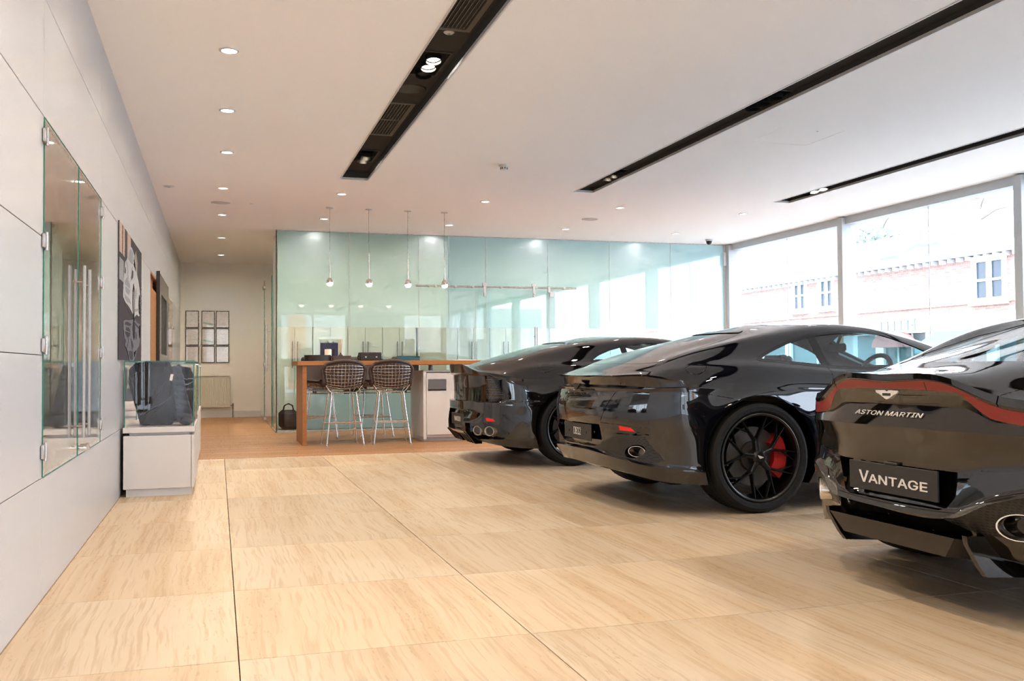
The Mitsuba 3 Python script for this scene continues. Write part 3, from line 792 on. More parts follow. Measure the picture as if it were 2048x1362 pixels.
stool(1.465, 11.99, 3, 'brown leather wire bar stool on chrome legs, left one in front of the bar')
stool(2.075, 12.02, -4, 'brown leather wire bar stool on chrome legs, right one beside the white cabinet')
stool(1.34, 13.28, 172, 'brown wire bar stool on the far side of the bar, behind the left stool')
stool(2.06, 13.28, 186, 'brown wire bar stool on the far side of the bar, behind the right stool')

# ------------------------------------------------------------------ pendants over the bar
mat('bulb', gloss((0.8, 0.78, 0.74), 0.1))
PX = [1.357, 1.857, 2.365, 2.853]
CAN = mikit.ply(lathe([(0.0, 0.0), (0.045, 0.0), (0.045, -0.008), (0.0, -0.010)], 24), 'white_metal', smooth=40)
CORD = mikit.ply(rod((0, 0, -0.008), (0, 0, -0.58), 0.0016, 6), 'dark_grey', smooth=60)
STEM = mikit.ply(lathe([(0.0, -0.56), (0.004, -0.56), (0.010, -0.88), (0.013, -0.905), (0.0, -0.905)], 14), 'chrome', smooth=50)
BALL = mikit.ply(lathe([(0.0, -0.90), (0.018, -0.902), (0.032, -0.915), (0.041, -0.935), (0.044, -0.955), (0.042, -0.968)], 26), 'chrome', smooth=60)
_b = lathe([(0.0425, -0.966), (0.040, -0.98), (0.030, -0.996), (0.015, -1.004), (0.0, -1.006)], 26)
_b.fix_normals()
if (_b.vertex_normals[-1][2]) > 0: _b.invert()
BULB = lamp_ply(_b, 7.0 * np.array([1.0, 0.86, 0.66]))
HOLES = mikit.ply(cat(*[move(lathe([(0.0, -0.004), (0.006, -0.004), (0.006, 0.004), (0.0, 0.004)], 10, 'y'), 0.022 * k, -0.036, -0.945) for k in (-1, 1)]), 'office_black', smooth=40)
for n, x in enumerate(PX):
    t = thing('pendant_lamp')
    tag(t, 'chrome ball pendant lamp over the bar, ' + ['leftmost, above the left stool', 'second from left', 'third from left', 'rightmost, in front of the door rail'][n], 'pendant lamp', 'pendant lamps over the bar')
    W = T().translate([x, 12.31, ZC])
    for nm, d in (('ceiling_cap', CAN), ('cord', CORD), ('stem', STEM), ('ball_housing', BALL), ('bulb', BULB)):
        k = put(nm, d, W, t)
        if nm == 'ball_housing': put('screw_hole', HOLES, W, k)

# ------------------------------------------------------------------ corridor end wall
mat('frame_black', gloss((0.02, 0.017, 0.016), 0.2))
mat('glass_clear', {'type': 'thindielectric', 'int_ior': 1.5})


def certificate(p, n, uv):
    line = dr.floor(p.z / 0.0095)
    f = p.z / 0.0095 - line
    word = noise(p.x * 90.0, line * 3.7, 1.0)
    lim = 0.3 + 0.4 * cell_rand(line, dr.floor(p.x / 0.28), 3)
    ink = smoothstep(0.25, 0.32, f) * smoothstep(0.75, 0.68, f) * smoothstep(lim, lim + 0.05, word)
    return mix((0.68, 0.66, 0.67), (0.38, 0.36, 0.38), ink * 0.7)


mat('certificate', {'type': 'diffuse', 'reflectance': mikit.proc(certificate)})
mat('mat_pale', matt(0.66, 0.63, 0.61))
mat('green_ribbon', matt(0.30, 0.42, 0.38))
FRM = {}
for r in range(3):
    for c in range(3):
        x, z = [-0.475, -0.183, 0.083][c], 1.900 - 0.3385 * r
        t = thing('certificate_frame')
        tag(t, 'black framed certificate on the end wall, ' + ['top', 'middle', 'bottom'][r] + ' row ' + ['left, nearest the white cladding', 'middle', 'right, nearest the glass office'][c], 'picture frame', 'framed certificates on the end wall')
        w, h, y = 0.122, 0.163, YC
        fr = Polygon([(-w, -h), (w, -h), (w, h), (-w, h)], [[(-w + 0.013, -h + 0.013), (w - 0.013, -h + 0.013), (w - 0.013, h - 0.013), (-w + 0.013, h - 0.013)]])
        add('frame', prism(affinity.translate(fr, x, z), 'y', y - 0.022, y - 0.001), 'frame_black', False, parent=t)
        add('mount', box(x - w + 0.012, x + w - 0.012, y - 0.008, y - 0.006, z - h + 0.012, z + h - 0.012), 'mat_pale', False, parent=t)
        add('certificate', box(x - w + 0.028, x + w - 0.028, y - 0.0095, y - 0.0082, z - h + 0.03, z + h - 0.03), 'certificate', False, parent=t)
        if (r, c) in ((0, 1), (1, 1)):
            add('green_band', prism(Polygon([(x - w + 0.03, z - 0.05), (x + w - 0.03, z - 0.085), (x + w - 0.03, z - 0.115), (x - w + 0.03, z - 0.085)]), 'y', y - 0.0103, y - 0.0097), 'green_ribbon', False, parent=t)
        scene[numbered(t + '__glass')] = sheet_y(y - 0.014, x - w + 0.013, x + w - 0.013, z - h + 0.013, z + h - 0.013, 'glass_clear')

mat('radiator_cream', gloss((0.88, 0.86, 0.79), 0.3))
t = thing('radiator'); tag(t, 'cream panel radiator under the framed certificates', 'radiator')
add('panel', box(-0.66, 0.228, (YC - 0.03) - 0.075, (YC - 0.03) - 0.05, 0.215, 0.80, 0.006), 'radiator_cream', False, parent=t)
for k in range(25):
    x = -0.64 + k * 0.0355
    add('rib', box(x - 0.010, x + 0.010, (YC - 0.03) - 0.088, (YC - 0.03) - 0.075, 0.25, 0.77, 0.005), 'radiator_cream', False, parent=t)
add('top_grille', box(-0.66, 0.228, (YC - 0.03) - 0.10, (YC - 0.03) - 0.03, 0.80, 0.812, 0.002), 'radiator_cream', False, parent=t)
add('bracket', cat(box(-0.5, -0.46, YC - 0.08, YC - 0.032, 0.35, 0.7), box(0.1, 0.14, YC - 0.08, YC - 0.032, 0.35, 0.7)), 'radiator_cream', False, parent=t)
add('bottom_pipe', rod((-0.66, (YC - 0.03) - 0.062, 0.212), (0.225, (YC - 0.03) - 0.062, 0.212), 0.012, 10), 'radiator_cream', 40, parent=t)
mat('valve_grey', gloss((0.22, 0.21, 0.20), 0.25))
add('valve', cat(rod((0.225, (YC - 0.03) - 0.062, 0.235), (0.285, (YC - 0.03) - 0.062, 0.235), 0.01, 10), rod((0.275, (YC - 0.03) - 0.062, 0.17), (0.275, (YC - 0.03) - 0.062, 0.275), 0.014, 12), rod((0.275, (YC - 0.03) - 0.062, 0.0), (0.275, (YC - 0.03) - 0.062, 0.17), 0.0075, 8)), 'valve_grey', 40, parent=t)

# ------------------------------------------------------------------ wall cabinet with mirrored back and two glass doors
t = thing('wall_display_cabinet'); tag(t, 'built-in display cabinet with two glass doors in the near left wall', 'display cabinet')
Y0, Y1, Z0, Z1 = 4.355, 6.39, 0.503, 2.005
add('lining', cat(box(XL - 0.25, XL - 0.001, Y0 - 0.0, Y0 + 0.012, Z0, Z1), box(XL - 0.25, XL - 0.001, Y1 - 0.012, Y1, Z0, Z1), box(XL - 0.25, XL - 0.001, Y0 + 0.012, Y1 - 0.012, Z1 - 0.012, Z1), box(XL - 0.25, XL - 0.001, Y0 + 0.012, Y1 - 0.012, Z0, Z0 + 0.012)), 'white_gloss', False, parent=t)
k = add('mirror_back', box(XL - 0.014, XL - 0.008, Y0 + 0.013, Y1 - 0.013, Z0 + 0.013, Z1 - 0.013), 'mirror', False, parent=t)
tag(k, 'mirrored back')
ym = 5.385
for a, b, s in ((Y0 + 0.004, ym - 0.004, 0), (ym + 0.004, Y1 - 0.004, 1)):
    d = numbered(t + '__door')
    scene[d] = sheet_x(XL + 0.002, a, b, Z0 + 0.004, Z1 - 0.004, 'pane_cabinet')
    tag(d, 'frameless glass door')
    e = 0.005
    add('polished_edge', cat(box(XL - 0.0005, XL + 0.0045, a, a + e * 0.3, Z0 + 0.004, Z1 - 0.004), box(XL - 0.0005, XL + 0.0045, b - e * 0.3, b, Z0 + 0.004, Z1 - 0.004),
                             box(XL - 0.0005, XL + 0.0045, a, b, Z1 - 0.0045, Z1 - 0.003), box(XL - 0.0005, XL + 0.0045, a, b, Z0 + 0.003, Z0 + 0.0045)), 'pane_edge', False, parent=d)
    yh = (ym - 0.03, ym + 0.185)[s]
    add('handle', cat(rod((XL + 0.036, yh, 0.60), (XL + 0.036, yh, 1.485), 0.0085, 14), rod((XL + 0.002, yh, 0.66), (XL + 0.036, yh, 0.66), 0.006, 10), rod((XL + 0.002, yh, 1.40), (XL + 0.036, yh, 1.40), 0.006, 10)), 'steel_dull', 40, parent=d)
    yy = (Y0, Y1)[s]
    for z in (0.612, 1.051, 1.482, 1.919):
        add('hinge', cat(box(XL + 0.0005, XL + 0.016, yy - 0.04, yy + 0.04, z - 0.030, z + 0.030, 0.004), rod((XL + 0.014, yy, z - 0.038), (XL + 0.014, yy, z + 0.038), 0.007, 10)), 'steel', 40, parent=d)
    add('lock', cat(rod((XL + 0.0, yh + (0.06, -0.06)[s], 0.545), (XL + 0.03, yh + (0.06, -0.06)[s], 0.545), 0.013, 12), rod((XL + 0.03, yh + (0.06, -0.06)[s], 0.545), (XL + 0.045, yh + (0.06, -0.06)[s], 0.545), 0.018, 12)), 'chrome', 40, parent=d)

# ------------------------------------------------------------------ canvas print of a silver sports car and its reflection
t = thing('canvas_print'); tag(t, 'large unframed print of a silver car above its reflection on the left wall', 'picture')
PY0, PY1, PZ0, PZ1 = 7.45, 9.55, 1.018, 2.03
mat('print_dark', matt(0.060, 0.060, 0.064))
mat('print_floor', matt(0.066, 0.060, 0.068))
mat('print_peach', matt(0.42, 0.31, 0.26))
mat('print_silver', matt(0.36, 0.365, 0.38))
mat('print_shade', matt(0.23, 0.235, 0.25))
mat('print_black', matt(0.018, 0.018, 0.022))
mat('print_dim', matt(0.135, 0.135, 0.155))
mat('print_leaf', matt(0.22, 0.20, 0.18))
add('panel', box(XL + 0.0005, XL + 0.010, PY0, PY1, PZ0, PZ1), 'print_dark', False, parent=t)
_lay = [0]


def ink(name, pts, m, mir=False):
    """A printed area in fractions of the picture, (across, up)."""
    _lay[0] += 1
    q = [(PY0 + (PY1 - PY0) * a, PZ0 + (PZ1 - PZ0) * b) for a, b in pts]
    pl = Polygon(q).buffer(0.012).buffer(-0.012).intersection(shp_box(PY0, PZ0, PY1, PZ1))
    x = XL + 0.010 + 0.0002 * _lay[0]
    k = add(name, prism(pl, 'x', XL + 0.0101, x), m, False, parent=t)
    tag(k, None); labels.pop(k)


ink('printed_floor', [(0, 0), (1, 0), (1, 0.42), (0, 0.50)], 'print_floor')
for a, w in ((0.0, .10), (.13, .07), (.30, .15)):
    ink('printed_column', [(a, .78), (a + w, .78), (a + w, 1), (a, 1)], 'print_peach')
ink('printed_column', [(0, .58), (.16, .58), (.16, .74), (0, .74)], 'print_shade')
ink('printed_tree', [(.58, .72), (.62, .88), (.70, .95), (.78, .86), (.76, .72)], 'print_leaf')
CARP = [(.14, .47), (.15, .56), (.18, .66), (.21, .745), (.27, .775), (.31, .80), (.355, .875), (.41, .915), (.50, .925), (.60, .895), (.67, .835), (.73, .765), (.84, .70), (.91, .62), (.94, .53), (.92, .45), (.86, .40), (.74, .405), (.62, .37), (.50, .40), (.36, .43), (.24, .44)]
INK = [('printed_ground_shade', [(.10, .47), (.30, .40), (.60, .33), (.90, .38), (.97, .46), (.80, .44), (.50, .42), (.20, .46)], 'print_dark'),
       ('printed_car_body', CARP, 'print_silver'),
       ('printed_windscreen', [(.335, .80), (.375, .87), (.42, .895), (.50, .90), (.56, .88), (.54, .80), (.45, .785)], 'print_shade'),
       ('printed_side_window', [(.58, .80), (.595, .87), (.65, .83), (.70, .765)], 'print_black'),
       ('printed_grille', [(.20, .60), (.29, .645), (.41, .61), (.42, .55), (.36, .515), (.24, .525)], 'print_shade'),
       ('printed_grille_bar', [(.21, .575), (.41, .575), (.41, .565), (.21, .565)], 'print_silver'),
       ('printed_intake', [(.19, .50), (.40, .49), (.46, .46), (.30, .455), (.20, .47)], 'print_shade'),
       ('printed_lamp', [(.45, .68), (.50, .745), (.56, .745), (.55, .70), (.49, .66)], 'print_dark'),
       ('printed_lamp', [(.195, .665), (.215, .71), (.24, .70), (.22, .655)], 'print_dark'),
       ('printed_bonnet_line', [(.27, .765), (.33, .70), (.34, .64), (.325, .64), (.315, .70), (.255, .76)], 'print_shade'),
       ('printed_bonnet_line', [(.50, .77), (.46, .70), (.44, .64), (.455, .64), (.475, .70), (.515, .765)], 'print_shade'),
       ('printed_wheel', [(.545, .40), (.525, .48), (.535, .58), (.575, .645), (.615, .60), (.63, .49), (.61, .38), (.575, .355)], 'print_black'),
       ('printed_rim', [(.56, .42), (.548, .49), (.556, .565), (.578, .60), (.60, .56), (.605, .48), (.595, .41), (.575, .39)], 'print_shade'),
       ('printed_wheel', [(.845, .43), (.83, .50), (.85, .575), (.88, .60), (.905, .56), (.91, .48), (.89, .42)], 'print_black'),
       ('printed_vent', [(.66, .60), (.70, .625), (.72, .57), (.68, .53)], 'print_shade'),
       ('printed_sill', [(.64, .44), (.83, .47), (.83, .45), (.64, .415)], 'print_shade')]
DIM = {'print_silver': 'print_dim', 'print_shade': 'print_floor', 'print_dark': 'print_floor', 'print_black': 'print_black'}
for nm, pts, m in INK:
    ink(nm, pts, m)
for nm, pts, m in INK[1:]:
    ink(nm.replace('printed_', 'mirrored_'), [(a, .60 - b * .66) for a, b in pts], DIM[m])

# ------------------------------------------------------------------ second wall cabinet with an open oak side and a framed screen
t = thing('far_wall_cabinet'); tag(t, 'oak lined wall cabinet with glass doors further along the left wall', 'display cabinet')
Y0, Y1 = CAB2
add('lining', cat(box(XL - 0.25, XL - 0.002, Y0, Y0 + 0.02, Z0, Z1), box(XL - 0.25, XL - 0.002, Y1 - 0.02, Y1, Z0, Z1), box(XL - 0.25, XL - 0.002, Y0 + 0.02, Y1 - 0.02, Z1 - 0.02, Z1), box(XL - 0.25, XL - 0.002, Y0 + 0.02, Y1 - 0.02, Z0, Z0 + 0.02)), 'oak', False, parent=t)
add('oak_back', box(XL - 0.06, XL - 0.04, Y0 + 0.02, 12.0, Z0 + 0.02, Z1 - 0.02), 'oak', False, parent=t)
add('mirror_back', box(XL - 0.06, XL - 0.05, 12.0, Y1 - 0.02, Z0 + 0.02, Z1 - 0.02), 'mirror', False, parent=t)
add('oak_door', box(XL - 0.02, XL + 0.001, Y0 + 0.025, 11.94, Z0 + 0.03, 1.84, 0.001), 'oak', False, parent=t)
for a, b in ((14.25, 16.18),):
    d = numbered(t + '__door')
    scene[d] = sheet_x(XL + 0.004, a, b, Z0, Z1, 'pane')
    for z in (1.05, 1.60):
        for yy in ((a, b) if a > 12 else (a,)):
            add('hinge', box(XL + 0.0005, XL + 0.022, yy - 0.12, yy + 0.08, z - 0.020, z + 0.020, 0.004), 'steel', 40, parent=d)
mat('frame_face', gloss((0.16, 0.145, 0.14), 0.04))
t = thing('framed_screen'); tag(t, 'black framed screen standing proud of the left wall before the corridor', 'screen')
Y0, Y1 = 11.98, 14.2
add('frame', prism(shp_box(Y0, 0.98, Y1, 2.09).difference(shp_box(12.45, 1.13, 13.75, 1.86)), 'x', XL + 0.002, XL + 0.032), 'frame_face', False, parent=t)
add('edge_band', box(XL + 0.002, XL + 0.040, Y0 - 0.03, Y0, 0.98, 2.10), 'frame_black', False, parent=t)
add('screen', box(XL + 0.004, XL + 0.012, 12.45, 13.75, 1.13, 1.86), 'office_black', False, parent=t)

# ------------------------------------------------------------------ display plinths
def plinth(x0, x1, y0, y1, h, label):
    t = thing('display_plinth'); tag(t, label, 'display plinth', 'white plinths along the left wall')
    add('body', box(x0, x1 - 0.022, y0, y1, 0.055, h - 0.062, 0.002), 'white_gloss', False, parent=t)
    add('side_panel', box(x1 - 0.020, x1, y0, y1, 0.055, h - 0.062, 0.002), 'white_gloss', False, parent=t)
    add('toe_kick', box(x0 + 0.02, x1 - 0.015, y0 + 0.015, y1 - 0.02, 0.0, 0.054), 'white_metal', False, parent=t)
    add('neck', box(x0 + 0.04, x1 - 0.04, y0 + 0.04, y1 - 0.04, h - 0.061, h - 0.042), 'white_gloss', False, parent=t)
    add('top_slab', box(x0 - 0.003, x1 + 0.003, y0 - 0.003, y1 + 0.003, h - 0.041, h, 0.002), 'white_gloss', False, parent=t)
    return t


def glass_box(x0, x1, y0, y1, z0, z1, label):
    t = thing('glass_case'); tag(t, label, 'glass case', 'glass cases on the plinths')
    scene[numbered(t + '__pane')] = sheet_y(y0, x0, x1, z0, z1, 'pane')
    scene[numbered(t + '__pane')] = sheet_y(y1, x0, x1, z0, z1, 'pane')
    scene[numbered(t + '__pane')] = sheet_x(x0, y0, y1, z0, z1, 'pane')
    scene[numbered(t + '__pane')] = sheet_x(x1, y0, y1, z0, z1, 'pane')
    scene[numbered(t + '__lid')] = {'type': 'rectangle', 'to_world': T().translate([(x0 + x1) / 2, (y0 + y1) / 2, z1]).scale([(x1 - x0) / 2, (y1 - y0) / 2, 1]), 'bsdf': {'type': 'ref', 'id': 'pane'}}
    e = 0.0032
    k = add('polished_edge', cat(*[box(x - e, x + e, y - e, y + e, z0 + 0.0008, z1 - e * 1.05) for x in (x0, x1) for y in (y0, y1)], *[box(x0 - e, x1 + e, y - e, y + e, z1 - e, z1 + e) for y in (y0, y1)],
                                *[box(x - e, x + e, y0 + e, y1 - e, z1 - e, z1 + e) for x in (x0, x1)]), 'pane_edge', False, parent=t)
    tag(k, 'green polished glass edge')
    add('corner_clamp', cat(*[box(x1 - 0.012, x1 + 0.012, y - 0.012, y + 0.012, z1 - 0.028, z1 - 0.016, 0.002) for y in (y1,)]), 'chrome', False, parent=t)


plinth(-0.672, -0.172, 7.66, 8.80, 0.514, 'white plinth with a glass case by the left wall, the nearer one')
glass_box(-0.665, -0.176, 7.672, 8.77, 0.515, 1.008, 'glass case holding the black bag and navy jacket')
plinth(-0.69, -0.185, 10.0, 11.35, 0.534, 'white plinth with a glass case by the left wall, further one on the timber edge')
glass_box(-0.68, -0.19, 10.02, 11.30, 0.535, 1.0, 'glass case on the further plinth, behind the black bag')


def puff(m, amp, freq, seed=0, level=0.02):
    m = m.copy()
    m.merge_vertices()
    v, f = trimesh.remesh.subdivide_to_size(m.vertices, m.faces, level)
    m = trimesh.Trimesh(v, f)
    m.merge_vertices()
    trimesh.smoothing.filter_taubin(m, iterations=12)
    n = m.vertex_normals
    m.vertices += n * ((meshkit.fbm(m.vertices * freq, 3, seed) - 0.5) * 2 * amp)[:, None]
    return m


mat('cloth_navy', gloss((0.016, 0.026, 0.055), 0.38))
t = thing('garment_bag'); tag(t, 'tall black bag standing in the nearer glass case', 'bag')
prof = Polygon([(-0.56, 0.52), (-0.595, 0.66), (-0.645, 0.84), (-0.64, 0.93), (-0.60, 0.972), (-0.50, 0.99), (-0.38, 0.985), (-0.355, 0.93), (-0.345, 0.72), (-0.345, 0.52)]).buffer(0.010)
add('body', puff(prism(prof, 'y', 7.85, 8.10), 0.006, 9.0, 1, 0.03).apply_translation((0, 0, 0.012)), 'cloth_black', 60, parent=t)
mat('zip_grey', gloss((0.05, 0.05, 0.055), 0.2))
add('front_flap', puff(prism(Polygon([(-0.60, 0.70), (-0.625, 0.90), (-0.52, 0.95), (-0.50, 0.72), (-0.57, 0.60)]), 'y', 7.825, 7.86), 0.003, 12.0, 3, 0.03), 'cloth_black', 60, parent=t)
add('zip', tube([(-0.565, 7.837, 0.60), (-0.48, 7.835, 0.645), (-0.40, 7.835, 0.69), (-0.345, 7.84, 0.735)], 0.0035, 6), 'zip_grey', 60, parent=t)
add('strap', cat(tube([(-0.545, 7.822, 0.70), (-0.55, 7.818, 0.80), (-0.55, 7.822, 0.93)], 0.006, 6), tube([(-0.51, 7.822, 0.70), (-0.51, 7.818, 0.80), (-0.505, 7.822, 0.94)], 0.006, 6)), 'zip_grey', 60, parent=t)
t = thing('padded_jacket'); tag(t, 'navy quilted jacket hanging over the right side of the black bag', 'jacket')
jp = prism(Polygon([(-0.338, 0.968), (-0.285, 0.985), (-0.262, 0.90), (-0.235, 0.76), (-0.203, 0.63), (-0.192, 0.545), (-0.300, 0.545), (-0.305, 0.62), (-0.322, 0.80)]), 'y', 7.80, 7.775 + 0.2)
jp.merge_vertices()
jp = trimesh.Trimesh(*trimesh.remesh.subdivide_to_size(jp.vertices, jp.faces, 0.012))
jp.merge_vertices()
trimesh.smoothing.filter_taubin(jp, iterations=20)
jn, jv = jp.vertex_normals, jp.vertices
q = jv[:, 2] + 0.25 * jv[:, 0] + 0.006 * (meshkit.fbm(jv * 14.0, 2, 4) - 0.5)
jp.vertices += jn * (0.010 * (np.abs(np.sin(np.pi * q / 0.05)) ** 0.6 - 0.7) + 0.007 * (meshkit.fbm(jv * 30.0, 3, 5) - 0.5))[:, None]
add('quilted_body', jp, 'cloth_navy', 60, parent=t)
add('hem', puff(trimesh.creation.icosphere(3, 1.0).apply_scale((0.055, 0.12, 0.035)).apply_translation((-0.235, 7.87, 0.552)), 0.008, 20.0, 6, 0.02), 'cloth_navy', 60, parent=t)
add('label', rot(box(-0.010, 0.010, -0.001, 0.001, -0.025, 0.025), 12, (0, 1, 0)).apply_translation((-0.338, 7.735, 0.885)), 'paper', False, parent=t)
t = thing('backpack'); tag(t, 'black backpack with a winged emblem behind the navy jacket', 'backpack')
prof = Polygon([(-0.40, 0.53), (-0.41, 0.80), (-0.38, 0.93), (-0.30, 0.965), (-0.225, 0.95), (-0.198, 0.88), (-0.195, 0.53)]).buffer(0.006)
add('body', puff(prism(prof, 'y', 8.30, 8.56), 0.004, 8.0, 2, 0.03), 'cloth_black', 60, parent=t)
mat('emblem_silver', gloss((0.45, 0.46, 0.48), 0.25))


def wings(w, h):
    """A pair of spread wings with a small plate in the middle, w wide."""
    half = [(0.0, 0.36), (0.05, 0.40), (0.075, 0.50), (0.50, 0.46), (0.48, 0.26), (0.43, 0.14), (0.33, 0.04), (0.22, -0.18), (0.13, -0.34), (0.08, -0.44), (0.05, -0.47), (0.0, -0.50)]
    pts = [(x * w, y * h) for x, y in half] + [(-x * w, y * h) for x, y in half[::-1][1:-1]]
    return Polygon(pts)


def letters(text, h, bold=False, depth=0.0015):
    m = meshkit.text_mesh(text, h, depth, bold)
    m.apply_translation((-m.bounds[:, 0].mean(), 0, 0))
    return m


_w = wings(0.17, 0.055).difference(wings(0.145, 0.04))
add('emblem', prism(affinity.translate(_w, -0.245, 0.845), 'y', 8.2835, 8.2865), 'emblem_silver', False, parent=t)
_l = letters('ASTON MARTIN', 0.017)
_l.apply_transform(trimesh.transformations.rotation_matrix(math.pi / 2, [1, 0, 0]))
add('lettering', _l.apply_translation((-0.245, 8.2875, 0.775)), 'emblem_silver', False, parent=t)
t = thing('folded_scarf'); tag(t, 'dark folded cloth lying in the further glass case', 'clothing')
add('cloth', puff(box(-0.62, -0.24, 10.3, 10.7, 0.54, 0.75, 0.04), 0.012, 8.0, 8, 0.04), 'cloth_black', 60, parent=t)
add('tissue', puff(box(-0.60, -0.30, 10.2, 10.29, 0.54, 0.63, 0.02), 0.01, 12.0, 9, 0.03), 'paper', 60, parent=t)

# ------------------------------------------------------------------ the street outside
XF = 24.0
add('pavement', cat(box(XR + 0.21, XR + 4.0, -30, 70, -0.25, -0.04), box(XF - 2.4, XF + 6, -30, 70, -0.25, -0.04)), 'concrete', False); tag('pavement', 'pale pavement on both sides of the street', kind='structure')
add('street', box(XR + 4.0, XF - 2.4, -30, 70, -0.3, -0.14), 'asphalt', False); tag('street', 'grey street outside the shopfront', kind='structure')
mat('lead', matt(0.22, 0.235, 0.25))
mat('teal_awning', matt(0.16, 0.34, 0.37))
mat('red_awning', matt(0.50, 0.22, 0.20))
mat('stucco', matt(0.62, 0.61, 0.58))
mat('shop_glass', gloss((0.18, 0.24, 0.26), 0.05))
house = thing('terrace_house'); tag(house, 'brick terrace across the street with white sash windows and shops below', 'building')
Yh0, Yh1 = 8.0, 62.0
# openings of the upper floor: (y, z, w, h)
wins = [(25.22, 3.68, 1.25, 1.30), (33.95, 3.92, 0.85, 1.25), (35.85, 3.92, 0.85, 1.25), (44.0, 3.9, 1.0, 1.3), (21.3, 3.70, 1.25, 1.30), (17.5, 3.7, 1.25, 1.3)]
wallp = shp_box(Yh0, 2.62, Yh1, 4.52).difference(union_all([shp_box(y - w / 2, z - h / 2, y + w / 2, z + h / 2) for y, z, w, h in wins]))
add('upper_wall', prism(wallp, 'x', XF, XF + 0.3), 'brick', False, parent=house)
for y, z, w, h in wins:
    k = add('window', prism(shp_box(y - w / 2 - 0.12, z - h / 2 - 0.1, y + w / 2 + 0.12, z + h / 2 + 0.14).difference(union_all([shp_box(y + s * w * 0.26 - w * 0.19, z + a, y + s * w * 0.26 + w * 0.19, z + b) for s in (-1, 1) for a, b in ((-h / 2 + 0.06, -0.05), (0.03, h / 2 - 0.06))])), 'x', XF - 0.06, XF + 0.05), 'paint_white', False, parent=house)
    for s in (-1, 1):
        add('pane', box(XF + 0.02, XF + 0.03, y + s * w * 0.26 - w * 0.195, y + s * w * 0.26 + w * 0.195, z - h / 2 + 0.05, z + h / 2 - 0.05), 'window_dark', False, parent=k)
    add('sill', box(XF - 0.14, XF + 0.02, y - w / 2 - 0.18, y + w / 2 + 0.18, z - h / 2 - 0.19, z - h / 2 - 0.101), 'stucco', False, parent=k)
add('string_course', box(XF - 0.09, XF + 0.02, Yh0, Yh1, 2.92, 2.98), 'stucco', False, parent=house)
add('fascia', box(XF - 0.12, XF + 0.3, Yh0, Yh1, 2.05, 2.62), 'stucco', False, parent=house)
add('gutter', box(XF - 0.34, XF - 0.2, Yh0, Yh1, 4.50, 4.60), 'slate', False, parent=house)
for n in range(90):
    y = 10.0 + n * 0.40
    add('eaves_bracket', box(XF - 0.2, XF - 0.0, y - 0.07, y + 0.07, 4.36, 4.50), 'paint_white' if n % 2 else 'stucco', False, parent=house)
RX0, RX1, RZ0, RZ1 = XF - 0.3, XF + 3.0, 4.56, 6.25
roofm = prism(Polygon([(RX0, RZ0), (RX1, RZ1), (RX1 + 3.3, RZ0), (RX1 + 3.3, RZ0 - 0.15), (RX0, RZ0 - 0.04)]), 'y', Yh0, Yh1)
add('roof', roofm, 'slate', False, parent=house)
sl = math.degrees(math.atan2(RZ1 - RZ0, RX1 - RX0))


def on_roof(name, y, f, w, L, h, m, parent):
    mesh = box(-L / 2, L / 2, -w / 2, w / 2, 0.001, h)
    mesh = rot(mesh, -sl, (0, 1, 0))
    mesh.apply_translation((RX0 + (RX1 - RX0) * f, y, RZ0 + (RZ1 - RZ0) * f))
    return add(name, mesh, m, False, parent=parent)


for y, f in ((30.6, 0.38), (29.3, 0.60)):
    k = on_roof('skylight', y, f, 1.0, 1.15, 0.10, 'lead', house)
    on_roof('skylight_pane', y, f, 0.84, 0.98, 0.104, 'paint_white', k)
for y, w in ((38.4, 2.4), (30.0, 1.7), (20.5, 1.7)):
    k = add('chimney', box(RX1 - 0.4, RX1 + 0.4, y - w / 2, y + w / 2, 5.8, 7.15), 'brick', False, parent=house)
    add('chimney_cap', box(RX1 - 0.5, RX1 + 0.5, y - w / 2 - 0.1, y + w / 2 + 0.1, 7.15, 7.3), 'stucco', False, parent=k)
    for q in (-0.3, 0.3):
        add('chimney_pot', move(lathe([(0.0, 0.0), (0.14, 0.0), (0.11, 0.35), (0.0, 0.35)], 12), RX1, y + q * w, 7.3), 'red_awning', 40, parent=k)
# ground floor shops
for n, (y0, y1) in enumerate(((9, 14.5), (15, 20.5), (21, 24.9), (25.2, 27.7), (28.2, 30.4), (31, 36.5), (37, 42.5), (43, 48.5))):
    add('pier', box(XF - 0.06, XF + 0.3, y1, y1 + 0.45, -0.04, 2.05), 'paint_white', False, parent=house)
    k = add('shop_window', box(XF + 0.05, XF + 0.08, y0, y1, 0.45, 2.05), 'shop_glass', False, parent=house)
    add('stall_riser', box(XF, XF + 0.3, y0, y1, -0.04, 0.45), 'stucco', False, parent=house)
    add('glazing_bar', cat(*[box(XF, XF + 0.06, y - 0.03, y + 0.03, 0.45, 2.05) for y in np.linspace(y0, y1, 4)[1:-1]]), 'paint_white', False, parent=k)
aw = thing('shop_awning'); tag(aw, 'teal shop awning across the street, seen between mullion and black car roof', 'awning')
add('cloth', prism(Polygon([(XF - 0.12, 2.05), (XF - 1.0, 1.55), (XF - 1.0, 1.30), (XF - 0.98, 1.30), (XF - 0.98, 1.53), (XF - 0.12, 2.01)]), 'y', 25.3, 27.6), 'teal_awning', False, parent=aw)
add('arm', cat(*[rod((XF - 0.13, y, 1.4), (XF - 0.97, y, 1.52), 0.02, 6) for y in (25.4, 27.5)]), 'dark_grey', 40, parent=aw)
aw = thing('shop_awning'); tag(aw, 'reddish arched shop canopy under a dark slatted sign across the street', 'awning')
hoop = Polygon([(28.5 + 1.7 * (0.5 - 0.5 * math.cos(a)), 1.55 + 0.55 * math.sin(a)) for a in np.linspace(0, math.pi, 20)])
add('cloth', prism(hoop, 'x', XF - 0.75, XF - 0.13), 'red_awning', 30, parent=aw)
